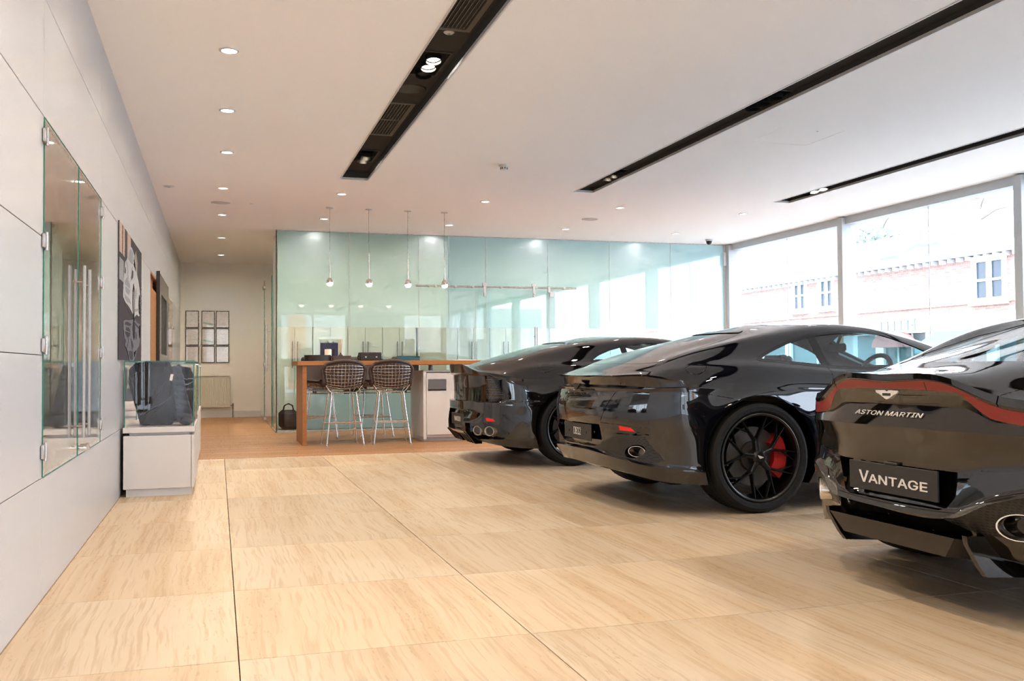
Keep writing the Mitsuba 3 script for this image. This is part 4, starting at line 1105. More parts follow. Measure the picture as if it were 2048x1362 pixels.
sg_ = thing('sign_rack'); tag(sg_, 'dark slatted sign rack above the reddish canopy across the street', 'sign')
add('rails', cat(box(XF - 0.30, XF - 0.24, 28.4, 30.3, 2.50, 2.56), box(XF - 0.30, XF - 0.24, 28.4, 30.3, 2.12, 2.16)), 'lead', False, parent=sg_)
for n in range(6):
    add('slat', box(XF - 0.29, XF - 0.25, 28.42 + n * 0.36, 28.50 + n * 0.36, 2.16, 2.50), 'lead', False, parent=sg_)
add('bracket', cat(*[box(XF - 0.24, XF - 0.12, y, y + 0.05, 2.3, 2.36) for y in (28.6, 30.0)]), 'lead', False, parent=sg_)
# trees behind the roof
mat('leaf', {'type': 'principledthin', 'base_color': rgb(0.42, 0.52, 0.46), 'roughness': 0.6, 'diff_trans': 0.7})
mat('bark', matt(0.16, 0.13, 0.11))


def tree(x, y, h, r, n, label, bare=False):
    t = thing('tree'); tag(t, label, 'tree', None)
    R_ = np.random.default_rng(int(y * 10))
    add('trunk', tube([(x, y, -0.05), (x + 0.1, y, h * 0.35), (x, y + 0.1, h * 0.7), (x, y, h * 0.95)], np.array([0.22, 0.18, 0.1, 0.03]), 8), 'bark', 60, parent=t)
    br = []
    for _ in range(26 if bare else 14):
        a, z = R_.uniform(0, 2 * np.pi), R_.uniform(0.45, 0.9) * h
        L = r * R_.uniform(0.5, 1.0)
        e = np.array([x + L * math.cos(a), y + L * math.sin(a), z + L * R_.uniform(0.3, 0.9)])
        br.append(tube([(x, y, z), (np.array([x, y, z]) * 0.5 + e * 0.5 + [0, 0, 0.1 * L]), e], np.array([0.06, 0.035, 0.012]), 5))
    add('branches', cat(*br), 'bark', 60, parent=t)
    if n:
        d = R_.normal(size=(n, 3)); d /= np.linalg.norm(d, axis=1, keepdims=True)
        c = np.array([x, y, h * 0.75]) + d * (R_.uniform(0.3, 1, (n, 1)) ** 0.5) * [r, r, r * 0.9]
        a, b = R_.normal(size=(n, 3)) * 0.07, R_.normal(size=(n, 3)) * 0.07
        v = np.stack([c - a, c + b, c + a, c - b], 1).reshape(-1, 3)
        q = np.arange(4 * n).reshape(-1, 4)
        k = add('foliage', trimesh.Trimesh(v, np.vstack([q[:, [0, 1, 2]], q[:, [0, 2, 3]]]), process=False), 'leaf', False, parent=t)
        tag(k, 'pale green leaves', kind='stuff')


tree(33.0, 42.3, 8.6, 1.9, 9000, 'leafy tree rising behind the roof across the street')
tree(35.0, 37.5, 9.0, 2.4, 0, 'bare tree behind the roof across the street, right of the leafy one', True)
# plain building opposite the rear glazing, seen only as a reflection in the office glass
mat('render_orange', matt(0.62, 0.27, 0.16))
b2 = thing('street_building'); tag(b2, 'pale rendered building behind the viewer, seen mirrored in the office glass', 'building')
bw = [(x, z) for x in (-2.0, 1.6, 5.2, 8.8, 12.4) for z in (1.6,)]
add('wall', prism(shp_box(-6, -0.05, 16, 3.9).difference(union_all([shp_box(x - 0.6, z - 0.8, x + 0.6, z + 0.8) for x, z in bw])), 'y', -18.3, -18.0), 'stucco', False, parent=b2)
for x, z in bw:
    k = add('window', prism(shp_box(x - 0.62, z - 0.82, x + 0.62, z + 0.82).difference(union_all([shp_box(x + s * 0.29 - 0.25, z - 0.74, x + s * 0.29 + 0.25, z + 0.74) for s in (-1, 1)])), 'y', -18.15, -17.95), 'paint_white', False, parent=b2)
    add('pane', box(x - 0.58, x + 0.58, -18.1, -18.09, z - 0.78, z + 0.78), 'window_dark', False, parent=k)
add('brick_pier', box(3.2, 4.0, -17.995, -17.9, -0.05, 3.9), 'render_orange', False, parent=b2)
add('forecourt', box(-30, 60, -30, YB - 0.21, -0.26, -0.05), 'concrete', False); tag('forecourt', 'paved forecourt behind the viewer', kind='structure')

# ------------------------------------------------------------------ cars
mat('paint_navy', {'type': 'plastic', 'diffuse_reflectance': rgb(0.0042, 0.0052, 0.0125), 'int_ior': 1.75, 'nonlinear': True})
mat('paint_black', {'type': 'plastic', 'diffuse_reflectance': rgb(0.0045, 0.0042, 0.0042), 'int_ior': 1.75, 'nonlinear': True})
mat('gloss_black', {'type': 'plastic', 'diffuse_reflectance': rgb(0.003, 0.003, 0.0032), 'int_ior': 1.6})
mat('satin_black', gloss((0.010, 0.010, 0.010), 0.22))
mat('rubber', gloss((0.007, 0.0068, 0.0068), 0.42, 1.35))
mat('rim_black', gloss((0.004, 0.0042, 0.005), 0.10, 1.45))
mat('disc_grey', metal((0.16, 0.155, 0.15), 0.25))
mat('caliper_red', gloss((0.55, 0.012, 0.010), 0.15))
mat('caliper_grey', gloss((0.16, 0.16, 0.165), 0.2))
mat('lens_red', gloss((0.34, 0.028, 0.026), 0.06))
mat('lens_dark', {'type': 'plastic', 'diffuse_reflectance': rgb(0.012, 0.008, 0.008), 'int_ior': 1.6})
mat('reflector_red', gloss((0.85, 0.02, 0.015), 0.10))
mat('plate_dark', gloss((0.022, 0.019, 0.020), 0.35))
mat('letter_silver', gloss((0.74, 0.72, 0.70), 0.15))
mat('chrome_warm', metal((0.86, 0.82, 0.76), 0.05))
mat('pipe_inside', gloss((0.20, 0.16, 0.125), 0.3))
mat('blade_bronze', metal((0.22, 0.185, 0.15), 0.16))
mat('exhaust_metal', metal((0.86, 0.80, 0.72), 0.28))
mat('car_glass', {'type': 'thindielectric', 'int_ior': 1.5, 'specular_transmittance': rgb(0.62, 0.80, 0.80)})
mat('cabin_dark', matt(0.018, 0.018, 0.020))


def perforated(p, n, uv):
    a = (p.y + 0.7 * p.x) / 0.0125
    b = p.z / 0.011
    r = dr.floor(b)
    fx = a + 0.5 * (r - 2 * dr.floor(r / 2))
    fx = fx - dr.floor(fx) - 0.5
    fz = b - r - 0.5
    d = dr.sqrt(fx * fx + fz * fz)
    return mix((0.0015, 0.0015, 0.0015), (0.016, 0.014, 0.012), smoothstep(0.26, 0.34, d))


mat('perforated_black', gloss(mikit.proc(perforated), 0.18))


def man(m):
    if isinstance(m, m3.Manifold):
        return m
    m = m.copy()
    m.merge_vertices()
    r = m3.Manifold(m3.Mesh(np.asarray(m.vertices, np.float32), np.asarray(m.faces, np.uint32)))
    if r.volume() < 0:
        r = m3.Manifold(m3.Mesh(np.asarray(m.vertices, np.float32), np.asarray(m.faces[:, ::-1], np.uint32)))
    return r


def spread(d, K=15):
    """{station: value} -> one value per station, linear between."""
    k = sorted(d)
    return np.interp(np.arange(K), k, [d[i] for i in k])


class Car:
    """A car body as a stack of closed contour rings; s runs forward from the tail, t to the left, z up."""

    def __init__(self, x, y, base, rings, axle, wheelbase, sub_u=None):
        self.x, self.y, self.axle, self.wheelbase = x, y, axle, wheelbase
        base = np.array(base, float)
        K = len(base)
        d = np.gradient(base, axis=0)
        d[0], d[-1] = (0, 1), (0, -1)
        d /= np.linalg.norm(d, axis=1, keepdims=True)
        inward = np.stack([d[:, 1], -d[:, 0]], 1)
        inward[0], inward[-1] = (1, 0), (-1, 0)
        R, crease = [], []
        for name, cr, z, ins in rings:
            if isinstance(z, dict):
                p = base + inward * spread(ins, K)[:, None]
                R.append(np.column_stack([p, spread(z, K)]))
            else:
                R.append(np.array(z, float))
            crease.append(cr)
        for r in R:
            r[0, 1] = r[-1, 1] = 0
        R = np.array(R)                                         # ring, station, (s, w, z)
        h = [r[0] for r in rings].index('hood')                 # behind the bonnet the hood ring lies midway on a smooth curve
        R[h, :9] = (-R[h - 2, :9] + 9 * R[h - 1, :9] + 9 * R[h + 1, :9] - R[h + 2, :9]) / 16
        self.names = [r[0] for r in rings]
        ch = np.r_[0, np.cumsum(np.linalg.norm(np.diff(base, axis=0), axis=1))]
        sub = sub_u or [10, 10, 10, 12, 14, 16, 24, 20, 20, 16, 14, 10, 8, 6]
        us = np.concatenate([np.linspace(ch[k], ch[k + 1], sub[k], endpoint=False) for k in range(K - 1)] + [[ch[-1]]])
        self.u_station = np.concatenate([np.linspace(k, k + 1, sub[k], endpoint=False) for k in range(K - 1)] + [[K - 1.0]])
        full = np.concatenate([ch, 2 * ch[-1] - ch[-2::-1]])
        fr = np.concatenate([R, (R * [1, -1, 1])[:, -2::-1]], axis=1)
        C = CubicSpline(full, fr, axis=1, bc_type='periodic')(us)   # ring, u, 3
        from scipy.interpolate import PchipInterpolator
        for k, nm in enumerate(self.names):
            if nm.endswith('~'):                                    # straighter rings: no overshoot between stations
                C[k] = PchipInterpolator(full, fr[k], axis=0)(us)
        C[:, 0, 1] = C[:, -1, 1] = 0
        C[..., 1] = np.maximum(C[..., 1], 0)
        # along v: splines between the crease rings
        cuts = [k for k, c in enumerate(crease) if c or k in (0, len(R) - 1)]
        rows, rowv, seg = [], [], []
        for a, b in zip(cuts[:-1], cuts[1:]):
            P = C[a:b + 1]                                       # rings in the segment, u, 3
            steps = np.linalg.norm(np.diff(P, axis=0), axis=2)   # chord lengths per column
            if b - a > 1:
                steps = np.maximum(steps, 1e-4)
                st = np.linspace(0, 1, 1)
                vv, grid = [], []
                for k in range(b - a):
                    n = int(np.clip(np.ceil(steps[k].max() / 0.022), 3, 8))
                    vv += list(k + np.arange(n) / n)
                vv = np.array(vv + [b - a])
                out = np.empty((len(vv), P.shape[1], 3))
                for j in range(P.shape[1]):
                    cl = np.r_[0, np.cumsum(steps[:, j])]
                    out[:, j] = CubicSpline(cl, P[:, j], bc_type='natural')(np.interp(vv, np.arange(b - a + 1), cl))
                rows.append(out)
                rowv.append(a + vv)
            else:
                n = int(np.clip(np.ceil(steps[0].max() / 0.03), 1, 5))
                f = np.linspace(0, 1, n + 1)[:, None, None]
                rows.append(P[0] * (1 - f) + P[1] * f)
                rowv.append(a + np.linspace(0, 1, n + 1))
        # normals per segment, then joined where the crease is shallow
        self.bump = lambda q: q
        nr = []
        rows = [self.flare(r) for r in rows]
        for r in rows:
            e = np.concatenate([(r[:, 1:2] * [1, -1, 1]), r, (r[:, -2:-1] * [1, -1, 1])], axis=1)
            du = e[:, 2:] - e[:, :-2]
            dv = np.gradient(r, axis=0) if len(r) > 2 else np.broadcast_to(r[-1:] - r[:1], r.shape)
            n = np.cross(dv, du)
            L = np.linalg.norm(n, axis=2, keepdims=True)
            n = np.where(L > 1e-12, n / np.maximum(L, 1e-12), 0)
            nr.append(n)
        # orientation: outward on the side means +w
        s = np.sign(np.mean([n[:, 80:120, 1].mean() for n in nr[:4]]))
        nr = [n * s for n in nr]
        for i in range(len(nr) - 1):
            a, b = nr[i][-1], nr[i + 1][0]
            dot = (a * b).sum(1)
            m = a + b
            m /= np.linalg.norm(m, axis=1, keepdims=True) + 1e-12
            w = np.clip((dot - math.cos(math.radians(24))) / (math.cos(math.radians(10)) - math.cos(math.radians(24))), 0, 1)[:, None]
            for arr, k in ((nr[i], -1), (nr[i + 1], 0)):
                arr[k] = arr[k] * (1 - w) + m * w
                arr[k] /= np.linalg.norm(arr[k], axis=1, keepdims=True) + 1e-12
        self.V = np.concatenate([rows[0]] + [r[1:] for r in rows[1:]])         # right half grid, w >= 0
        self.rowv = np.concatenate([rowv[0]] + [v[1:] for v in rowv[1:]])
        self.N = np.concatenate([nr[0]] + [n[1:] for n in nr[1:]])
        for i in range(len(nr) - 1):                                           # averaged normal on creases, for offsets
            k = sum(len(r) - 1 for r in rows[:i + 1])
            m = nr[i][-1] + nr[i + 1][0]
            self.N[k] = m / (np.linalg.norm(m, axis=1, keepdims=True) + 1e-12)
        self.N[-1] = (0, 0, 1)
        P = np.concatenate([r.reshape(-1, 3) for r in rows])
        Q = np.concatenate([n.reshape(-1, 3) for n in nr])
        keep = np.linalg.norm(Q, axis=1) > 0.5
        P, Q = P[keep], Q[keep]
        self.P = np.concatenate([P * [1, -1, 1], P])           # right side is t = -w
        self.Q = np.concatenate([Q * [1, -1, 1], Q])
        self.tree = cKDTree(self.P)
        self.solids = {}
        self.ids = set()
        self.outer = self.solid(0.0)

    def flare(self, r):
        """A slight lip round each wheel arch."""
        r = r.copy()
        for sx in (self.axle, self.axle + self.wheelbase):
            q = np.hypot(r[..., 0] - sx, r[..., 2] - 0.355)
            w = np.exp(-((q - 0.40) / 0.085) ** 2) * np.clip((r[..., 1] - 0.75) / 0.1, 0, 1) * np.clip((r[..., 2] - 0.15) / 0.1, 0, 1)
            r[..., 1] += 0.009 * w
        return r

    def solid(self, off):
        key = round(off, 5)
        if key in self.solids:
            return self.solids[key]
        G = self.V + self.N * off
        G[:, 0, 1] = G[:, -1, 1] = 0
        G[-1, :, 1] = 0
        nr, nu = G.shape[:2]
        right = G * [1, -1, 1]
        loop = np.concatenate([right, G[:, -2:0:-1]], axis=1)        # closed ring: right side forward, left side back
        n = loop.shape[1]
        v = loop.reshape(-1, 3)
        i, j = np.meshgrid(np.arange(nr - 1), np.arange(n), indexing='ij')
        q = np.stack([i * n + j, i * n + (j + 1) % n, (i + 1) * n + (j + 1) % n, (i + 1) * n + j], -1).reshape(-1, 4)
        f = [q[:, [0, 1, 2]], q[:, [0, 2, 3]]]
        mir = lambda k: (n - k) % n
        cap = []
        for k in range(nu - 1):
            a, b, c, d = k, k + 1, mir(k + 1), mir(k)
            if a != d: cap.append((a, d, b))
            if b != c: cap.append((b, d, c))
        f.append(np.array(cap))
        m = trimesh.Trimesh(v, np.vstack(f), process=False)
        m.merge_vertices(digits_vertex=6)
        m.update_faces(m.nondegenerate_faces())
        r = man(m)
        assert r.status() == m3.Error.NoError and r.volume() > 1, (r.status(), r.volume())
        r = r.as_original()
        self.ids.add(r.original_id())
        self.solids[key] = r
        return r

    # ---- shapes in car coordinates
    def tailp(self, pts, a=-0.3, b=0.75, both=False):
        m = man(prism(pts, 'x', a, b))
        return m + m.mirror((0, 1, 0)) if both else m

    def sidep(self, pts, a=-1.2, b=1.2):
        return man(prism(pts, 'y', a, b))

    def topp(self, pts, a=0.5, b=1.5):
        return man(prism(pts, 'z', a, b))

    def layer(self, cutter, t=0.0015, below=0.0):
        return (self.solid(t) ^ cutter) - self.solid(-below)

    def pocket(self, cutter, d):
        return cutter ^ (self.outer - self.outer.translate((d, 0, 0)))

    def patch(self, v0, v1, u0, u1, off=0.0015, thick=0.004, side=0):
        """A thin slab lying on the surface between ring numbers v0..v1 and stations u0..u1; side -1 right, 1 left, 0 across."""
        vv = np.linspace(v0, v1, max(4, int(10 * (v1 - v0)) + 2))
        ru = self.u_station
        uu = ru[(ru > u0 + 1e-6) & (ru < u1 - 1e-6)]
        uu = np.r_[u0, uu, u1]

        def samp(A):
            B = np.stack([np.stack([np.interp(vv, self.rowv, A[:, j, c]) for c in range(3)], -1) for j in range(A.shape[1])], 1)
            return np.stack([np.stack([np.interp(uu, ru, B[i, :, c]) for c in range(3)], -1) for i in range(len(vv))])
        P, N = samp(self.V), samp(self.N)
        N /= np.linalg.norm(N, axis=2, keepdims=True)
        if side == 0:
            P = np.concatenate([(P * [1, 1, 1])[:, :0:-1], P * [1, -1, 1]], 1)
            N = np.concatenate([(N * [1, 1, 1])[:, :0:-1], N * [1, -1, 1]], 1)
        else:
            P, N = P * [1, side, 1], N * [1, side, 1]
        A, B = P + N * off, P + N * (off - thick)
        a, b = A.shape[:2]
        i, j = np.meshgrid(np.arange(a - 1), np.arange(b - 1), indexing='ij')
        q = np.stack([i * b + j, i * b + j + 1, (i + 1) * b + j + 1, (i + 1) * b + j], -1).reshape(-1, 4)
        nn = a * b
        e = [(k, k + 1) for k in range(b - 1)] + [(k * b + b - 1, (k + 1) * b + b - 1) for k in range(a - 1)] + [((a - 1) * b + k + 1, (a - 1) * b + k) for k in range(b - 1)] + [((k + 1) * b, k * b) for k in range(a - 1)]
        e = np.array(e)
        sd = np.stack([e[:, 1], e[:, 0], e[:, 0] + nn, e[:, 1] + nn], 1)
        F = np.vstack([q, q[:, ::-1] + nn, sd])
        m = trimesh.Trimesh(np.vstack([A.reshape(-1, 3), B.reshape(-1, 3)]), np.vstack([F[:, [0, 1, 2]], F[:, [0, 2, 3]]]), process=False)
        m.fix_normals()
        return m

    # ---- to the scene
    def normals_at(self, pts, fn):
        d, idx = self.tree.query(pts, k=6)
        q = self.Q[idx]
        dot = (q * fn[:, None]).sum(2)
        w = np.where(dot > 0.75, 1.0 / (d ** 2 + 1e-7), 0)
        bad = w.sum(1) <= 0
        w[bad, 0] = 1
        n = (q * w[..., None]).sum(1)
        n[bad] = fn[bad]
        return n / (np.linalg.norm(n, axis=1, keepdims=True) + 1e-12)

    def ply(self, solid, bsdf, keep_outer_only=False):
        me = solid.to_mesh()
        V = np.asarray(me.vert_properties)[:, :3].astype(float)
        F = np.asarray(me.tri_verts)
        oid = np.zeros(len(F), int)
        ri = list(me.run_index)
        for k, o in enumerate(me.run_original_id):
            oid[ri[k] // 3:ri[k + 1] // 3] = o
        out = np.isin(oid, list(self.ids))
        fn = np.cross(V[F[:, 1]] - V[F[:, 0]], V[F[:, 2]] - V[F[:, 0]])
        L = np.linalg.norm(fn, axis=1, keepdims=True)
        ok = L[:, 0] > 1e-12
        F, fn, out = F[ok], (fn / np.maximum(L, 1e-12))[ok], out[ok]
        if keep_outer_only:                                  # one open sheet: the outward faces alone
            c = V[F].mean(1)
            _, i = self.tree.query(c)
            ok = out & ((self.Q[i] * fn).sum(1) > 0.3)
            F, fn, out = F[ok], fn[ok], out[ok]
        P = V[F].reshape(-1, 3)
        N = np.repeat(fn, 3, axis=0)
        sel = np.repeat(out, 3)
        if sel.any():
            N[sel] = self.normals_at(P[sel], N[sel])
        tri = np.arange(len(P)).reshape(-1, 3)
        # join equal corners again
        keyv = np.round(np.hstack([P * 1e4, N * 200])).astype(np.int64)
        _, first, inv = np.unique(keyv, axis=0, return_index=True, return_inverse=True)
        P, N, tri = P[first], N[first], inv.reshape(-1)[tri.reshape(-1)].reshape(-1, 3)
        path = meshkit.write_ply((P, tri), False, normals=N)
        return {'type': 'ply', 'filename': path, 'face_normals': False, 'bsdf': {'type': 'ref', 'id': bsdf}}

    def W(self):
        return T().translate([self.x, self.y, 0])

    def put(self, name, what, bsdf, parent=None, sheet=False, smooth=35):
        d = self.ply(what, bsdf, sheet) if isinstance(what, m3.Manifold) else mikit.ply(what, bsdf, smooth=smooth)
        return put(name, d, self.W(), parent or self.key)


def ring_of(poly, w):
    p = poly if isinstance(poly, Polygon) else Polygon(poly)
    return p.buffer(w / 2).difference(p.buffer(-w / 2))


def line_of(pts, w):
    from shapely.geometry import LineString
    return LineString(pts).buffer(w / 2, cap_style='flat')


# ---- wheel, one mesh set shared by all
RT = 0.357
tw = 0.155
tyre_prof = [(0.283, -tw + 0.02), (0.300, -tw + 0.003), (0.325, -tw), (0.345, -tw + 0.012), (0.3545, -tw + 0.035)]
for g in (-0.08, -0.028, 0.028, 0.08):
    tyre_prof += [(RT, g - 0.008), (RT - 0.007, g - 0.006), (RT - 0.007, g + 0.006), (RT, g + 0.008)]
tyre_prof += [(0.3545, tw - 0.035), (0.345, tw - 0.012), (0.325, tw), (0.300, tw - 0.003), (0.283, tw - 0.02), (0.278, 0.0), (0.283, -tw + 0.02)]
TYRE = mikit.ply(lathe(tyre_prof, 72, 'y'), 'rubber', smooth=28)
# outer face looks to -y (right side of the car)
rim = lathe([(0.285, -tw + 0.022), (0.284, -tw + 0.008), (0.278, -tw + 0.005), (0.268, -tw + 0.012), (0.262, -tw + 0.03), (0.256, -tw + 0.06), (0.252, 0.02), (0.272, 0.12), (0.283, tw - 0.02), (0.286, tw - 0.02), (0.277, 0.0), (0.285, -tw + 0.022)], 72, 'y')


def bar(p0, p1, w0, w1, d0, d1):
    """A tapering spoke from p0 to p1 (x, z, y of the front face)."""
    p0, p1 = np.array(p0, float), np.array(p1, float)
    t = (p1 - p0)[:2]
    n = np.array([-t[1], t[0]]) / np.linalg.norm(t)
    pts = []
    for p, w, d in ((p0, w0, d0), (p1, w1, d1)):
        for s in (-1, 1):
            q = p[:2] + n * s * w
            r = p[:2] + n * s * w * 0.45
            pts += [(r[0], p[2], r[1]), (q[0], p[2] + 0.006, q[1]), (q[0], p[2] + d, q[1])]
    return trimesh.convex.convex_hull(np.array(pts))


sp = []
yf = -tw + 0.030
for k in range(5):
    a = math.radians(90 + 8 + 72 * k)
    pol = lambda r, da: (r * math.cos(a + math.radians(da)), r * math.sin(a + math.radians(da)))
    sp.append(bar((*pol(0.035, 0), yf - 0.002), (*pol(0.118, 0), yf + 0.004), 0.017, 0.0115, 0.05, 0.04))
    for s in (-1, 1):
        sp.append(bar((*pol(0.108, s * 2), yf + 0.004), (*pol(0.262, s * 20), yf - 0.008), 0.0085, 0.0055, 0.04, 0.025))
        sp.append(bar((*pol(0.175, s * 14.5), yf + 0.006), (*pol(0.262, s * 33), yf + 0.004), 0.006, 0.0045, 0.03, 0.022))
hub = lathe([(0.0, yf - 0.012), (0.030, yf - 0.012), (0.034, yf - 0.006), (0.046, yf + 0.004), (0.052, yf + 0.03), (0.05, 0.03), (0.0, 0.03)], 36, 'y')
RIM_M = mikit.ply(cat(rim, hub, *sp), 'rim_black', smooth=32)
CAP = mikit.ply(cat(*[rot(move(prism(wings(0.045, 0.017), 'y', yf - 0.0135, yf - 0.0118), 0, 0, 0), 18, (0, 1, 0))]), 'letter_silver', smooth=False)
NUTS = mikit.ply(cat(*[move(lathe([(0.0, yf - 0.003), (0.008, yf - 0.003), (0.009, yf + 0.02), (0.0, yf + 0.02)], 8, 'y'), 0.04 * math.cos(a), 0, 0.04 * math.sin(a)) for a in np.arange(5) * 2 * np.pi / 5 + 0.55]), 'satin_black', smooth=30)
DISC_M = mikit.ply(cat(lathe([(0.10, -0.04), (0.192, -0.04), (0.192, -0.012), (0.10, -0.012), (0.10, -0.04)], 48, 'y'), lathe([(0.0, -0.06), (0.095, -0.06), (0.10, -0.03), (0.10, 0.02), (0.0, 0.02)], 36, 'y')), 'disc_grey', smooth=35)


def caliper_mesh():
    ang = np.radians(np.linspace(-40, 40, 13))
    pts = [(0.218 * math.cos(a), 0.218 * math.sin(a)) for a in ang] + [(0.135 * math.cos(a), 0.135 * math.sin(a)) for a in ang[::-1]]
    m = prism(Polygon(pts).buffer(0.008).buffer(-0.004), 'y', -0.088, 0.03)
    return m


CALM = caliper_mesh()
CALIPER = {c: mikit.ply(CALM, c, smooth=35) for c in ('caliper_red', 'caliper_grey')}


def arc_text(text, r, deg, h, y, spacing=1.0):
    """Raised letters round the tyre wall, reading clockwise from the outside."""
    ms, a = [], deg
    for ch in text:
        if ch != ' ':
            m = meshkit.text_mesh(ch, h, 0.0012, True)
            w = m.bounds[1, 0] - m.bounds[0, 0]
            m.apply_translation((-m.bounds[:, 0].mean(), 0, 0))
            m.apply_transform(trimesh.transformations.rotation_matrix(math.pi / 2, [1, 0, 0]))
            m.apply_translation((0, y, r))
            m.apply_transform(trimesh.transformations.rotation_matrix(math.radians(a), [0, 1, 0]))
            ms.append(m)
        a += spacing * 5.4
    return cat(*ms)


TYRE_TEXT = [mikit.ply(arc_text(*a), 'satin_black', smooth=False) for a in (('MICHELIN', 0.302, -72, 0.019, -tw + 0.0005), ('PILOT', 0.302, -22, 0.015, -tw + 0.0005, 0.8), ('MICHELIN', 0.302, 108, 0.019, -tw + 0.0005))]


def wheels(car, track_face, caliper):
    for s in (car.axle, car.axle + car.wheelbase):
        for side in (-1, 1):
            W = T().translate([car.x + s, car.y + side * (track_face - tw), RT]).rotate([0, 0, 1], 0 if side < 0 else 180)
            w = put('wheel', RIM_M, W, car.key)
            put('tyre', TYRE, W, w)
            for x in TYRE_TEXT: put('tyre_lettering', x, W, w)
            put('brake_disc', DISC_M, W, w)
            c = CALIPER[caliper]
            Wc = W if side < 0 else T().translate([car.x + s, car.y + side * (track_face - tw), RT]).scale([1, -1, 1])
            put('brake_caliper', c, Wc, w)
            put('centre_cap', CAP, W, w)
            put('wheel_nut', NUTS, W, w)


def ellipse(cx, cy, a, b, n=40, ang=0):
    e = Polygon([(a * math.cos(k * 2 * math.pi / n), b * math.sin(k * 2 * math.pi / n)) for k in range(n)])
    return affinity.translate(affinity.rotate(e, ang, origin=(0, 0)), cx, cy)


def exhaust(car, s, t, z, a, b, yaw, tilt=0, ring='exhaust_metal', inside='pipe_inside'):
    """An oval tail pipe looking backwards (to -s), a and b its half width and height."""
    n = 44
    ang = np.arange(n) * 2 * np.pi / n
    rings = [(1.0, 0.0), (1.06, -0.004), (1.06, 0.004), (1.02, 0.13), (0.97, 0.13), (0.93, 0.006), (0.96, -0.002)]
    prof = [(1.05, 0.0), (1.07, 0.004), (1.05, 0.12), (0.90, 0.12), (0.90, 0.012), (0.97, 0.0)]
    v = np.array([[(h, a * f * math.cos(q), b * f * math.sin(q)) for q in ang] for f, h in prof + prof[:1]]).reshape(-1, 3)
    m_ = len(prof) + 1
    i, j = np.meshgrid(np.arange(m_ - 1), np.arange(n), indexing='ij')
    q = np.stack([i * n + j, i * n + (j + 1) % n, (i + 1) * n + (j + 1) % n, (i + 1) * n + j], -1).reshape(-1, 4)
    m = trimesh.Trimesh(v, np.vstack([q[:, [0, 1, 2]], q[:, [0, 2, 3]]]), process=False)
    m.merge_vertices(); m.fix_normals()
    inn = prism(ellipse(0, 0, a * 0.93, b * 0.93), 'x', 0.085, 0.09)
    for x in (m, inn):
        x.apply_transform(trimesh.transformations.rotation_matrix(math.radians(tilt), [0, 1, 0]))
        x.apply_transform(trimesh.transformations.rotation_matrix(math.radians(yaw), [0, 0, 1]))
        x.apply_translation((s, t, z))
    k = car.put('exhaust_tip', m, ring, smooth=40)
    tag(k, 'oval chrome exhaust tip')
    car.put('pipe_inside', inn, inside, k)


def tail_text(text, h, t, z, s, car, bsdf, name, lean=0, bold=False, depth=0.003, width=None, parent=None, slope=0, rake=0):
    """Lettering facing backwards, reading from left (t > 0) to right."""
    m = letters(text, h, bold, depth)
    if width:
        m.apply_scale((width / (m.bounds[1, 0] - m.bounds[0, 0]), 1, 1))
        m.apply_translation((-m.bounds[:, 0].mean(), 0, 0))
    if lean:
        m.vertices[:, 0] += lean * m.vertices[:, 1]
    M = np.eye(4)
    M[:3, :3] = np.array([[0, 0, -1], [-1, 0, 0], [0, 1, 0]])
    m.apply_transform(M)
    if rake:
        m.apply_transform(trimesh.transformations.rotation_matrix(math.radians(rake), [0, 1, 0]))
    # bend on to the curved tail
    m.apply_translation((s, t, z))
    m.vertices[:, 0] += slope * m.vertices[:, 1] ** 2
    return car.put(name, m, bsdf, parent, smooth=False)


def bucket_seat(car, s, t):
    seat = cat(box(s - 0.05, s + 0.42, t - 0.22, t + 0.22, 0.36, 0.48, 0.05), rot(box(s - 0.10, s + 0.02, t - 0.22, t + 0.22, 0.42, 0.86, 0.05), -14, (0, 1, 0), (s, t, 0.42)))
    k = car.put('seat', seat, 'cabin_dark', smooth=40)
    car.put('headrest', rot(box(s - 0.10, s - 0.01, t - 0.13, t + 0.13, 0.86, 1.04, 0.04), -12, (0, 1, 0), (s, t, 0.42)), 'cabin_dark', k, smooth=40)


def cabin(car, c):
    """Seats, dashboard, steering wheel on the right and mirror; c: positions."""
    for t in (-0.37, 0.37):
        bucket_seat(car, c['seat'], t)
    car.put('dashboard', box(c['dash'], c['dash'] + 0.45, -0.66, 0.66, 0.62, 0.895, 0.06), 'cabin_dark', smooth=40)
    a = np.arange(40) * 2 * np.pi / 40
    R_ = 0.178
    ringpts = np.stack([np.zeros(40), R_ * np.cos(a), R_ * np.sin(a) * 0.94], 1)
    wm = cat(tube(ringpts, 0.017, 10, True), box(-0.012, 0.012, -R_, R_, -0.02, 0.02, 0.006), box(-0.012, 0.012, -0.02, 0.02, -R_, 0, 0.006), box(-0.03, 0.02, -0.06, 0.06, -0.05, 0.05, 0.02))
    wm.apply_transform(trimesh.transformations.rotation_matrix(math.radians(24), [0, 1, 0]))
    wm.apply_translation((c['dash'] - 0.17, -0.37, 0.86))
    car.put('steering_wheel', wm, 'cabin_dark', smooth=50)
    car.put('rear_view_mirror', cat(box(c['mir'], c['mir'] + 0.03, -0.115, 0.115, 1.045, 1.11, 0.02), rod((c['mir'] + 0.02, 0, 1.10), (c['mir'] + 0.06, 0, 1.18), 0.012)), 'cabin_dark', smooth=40)


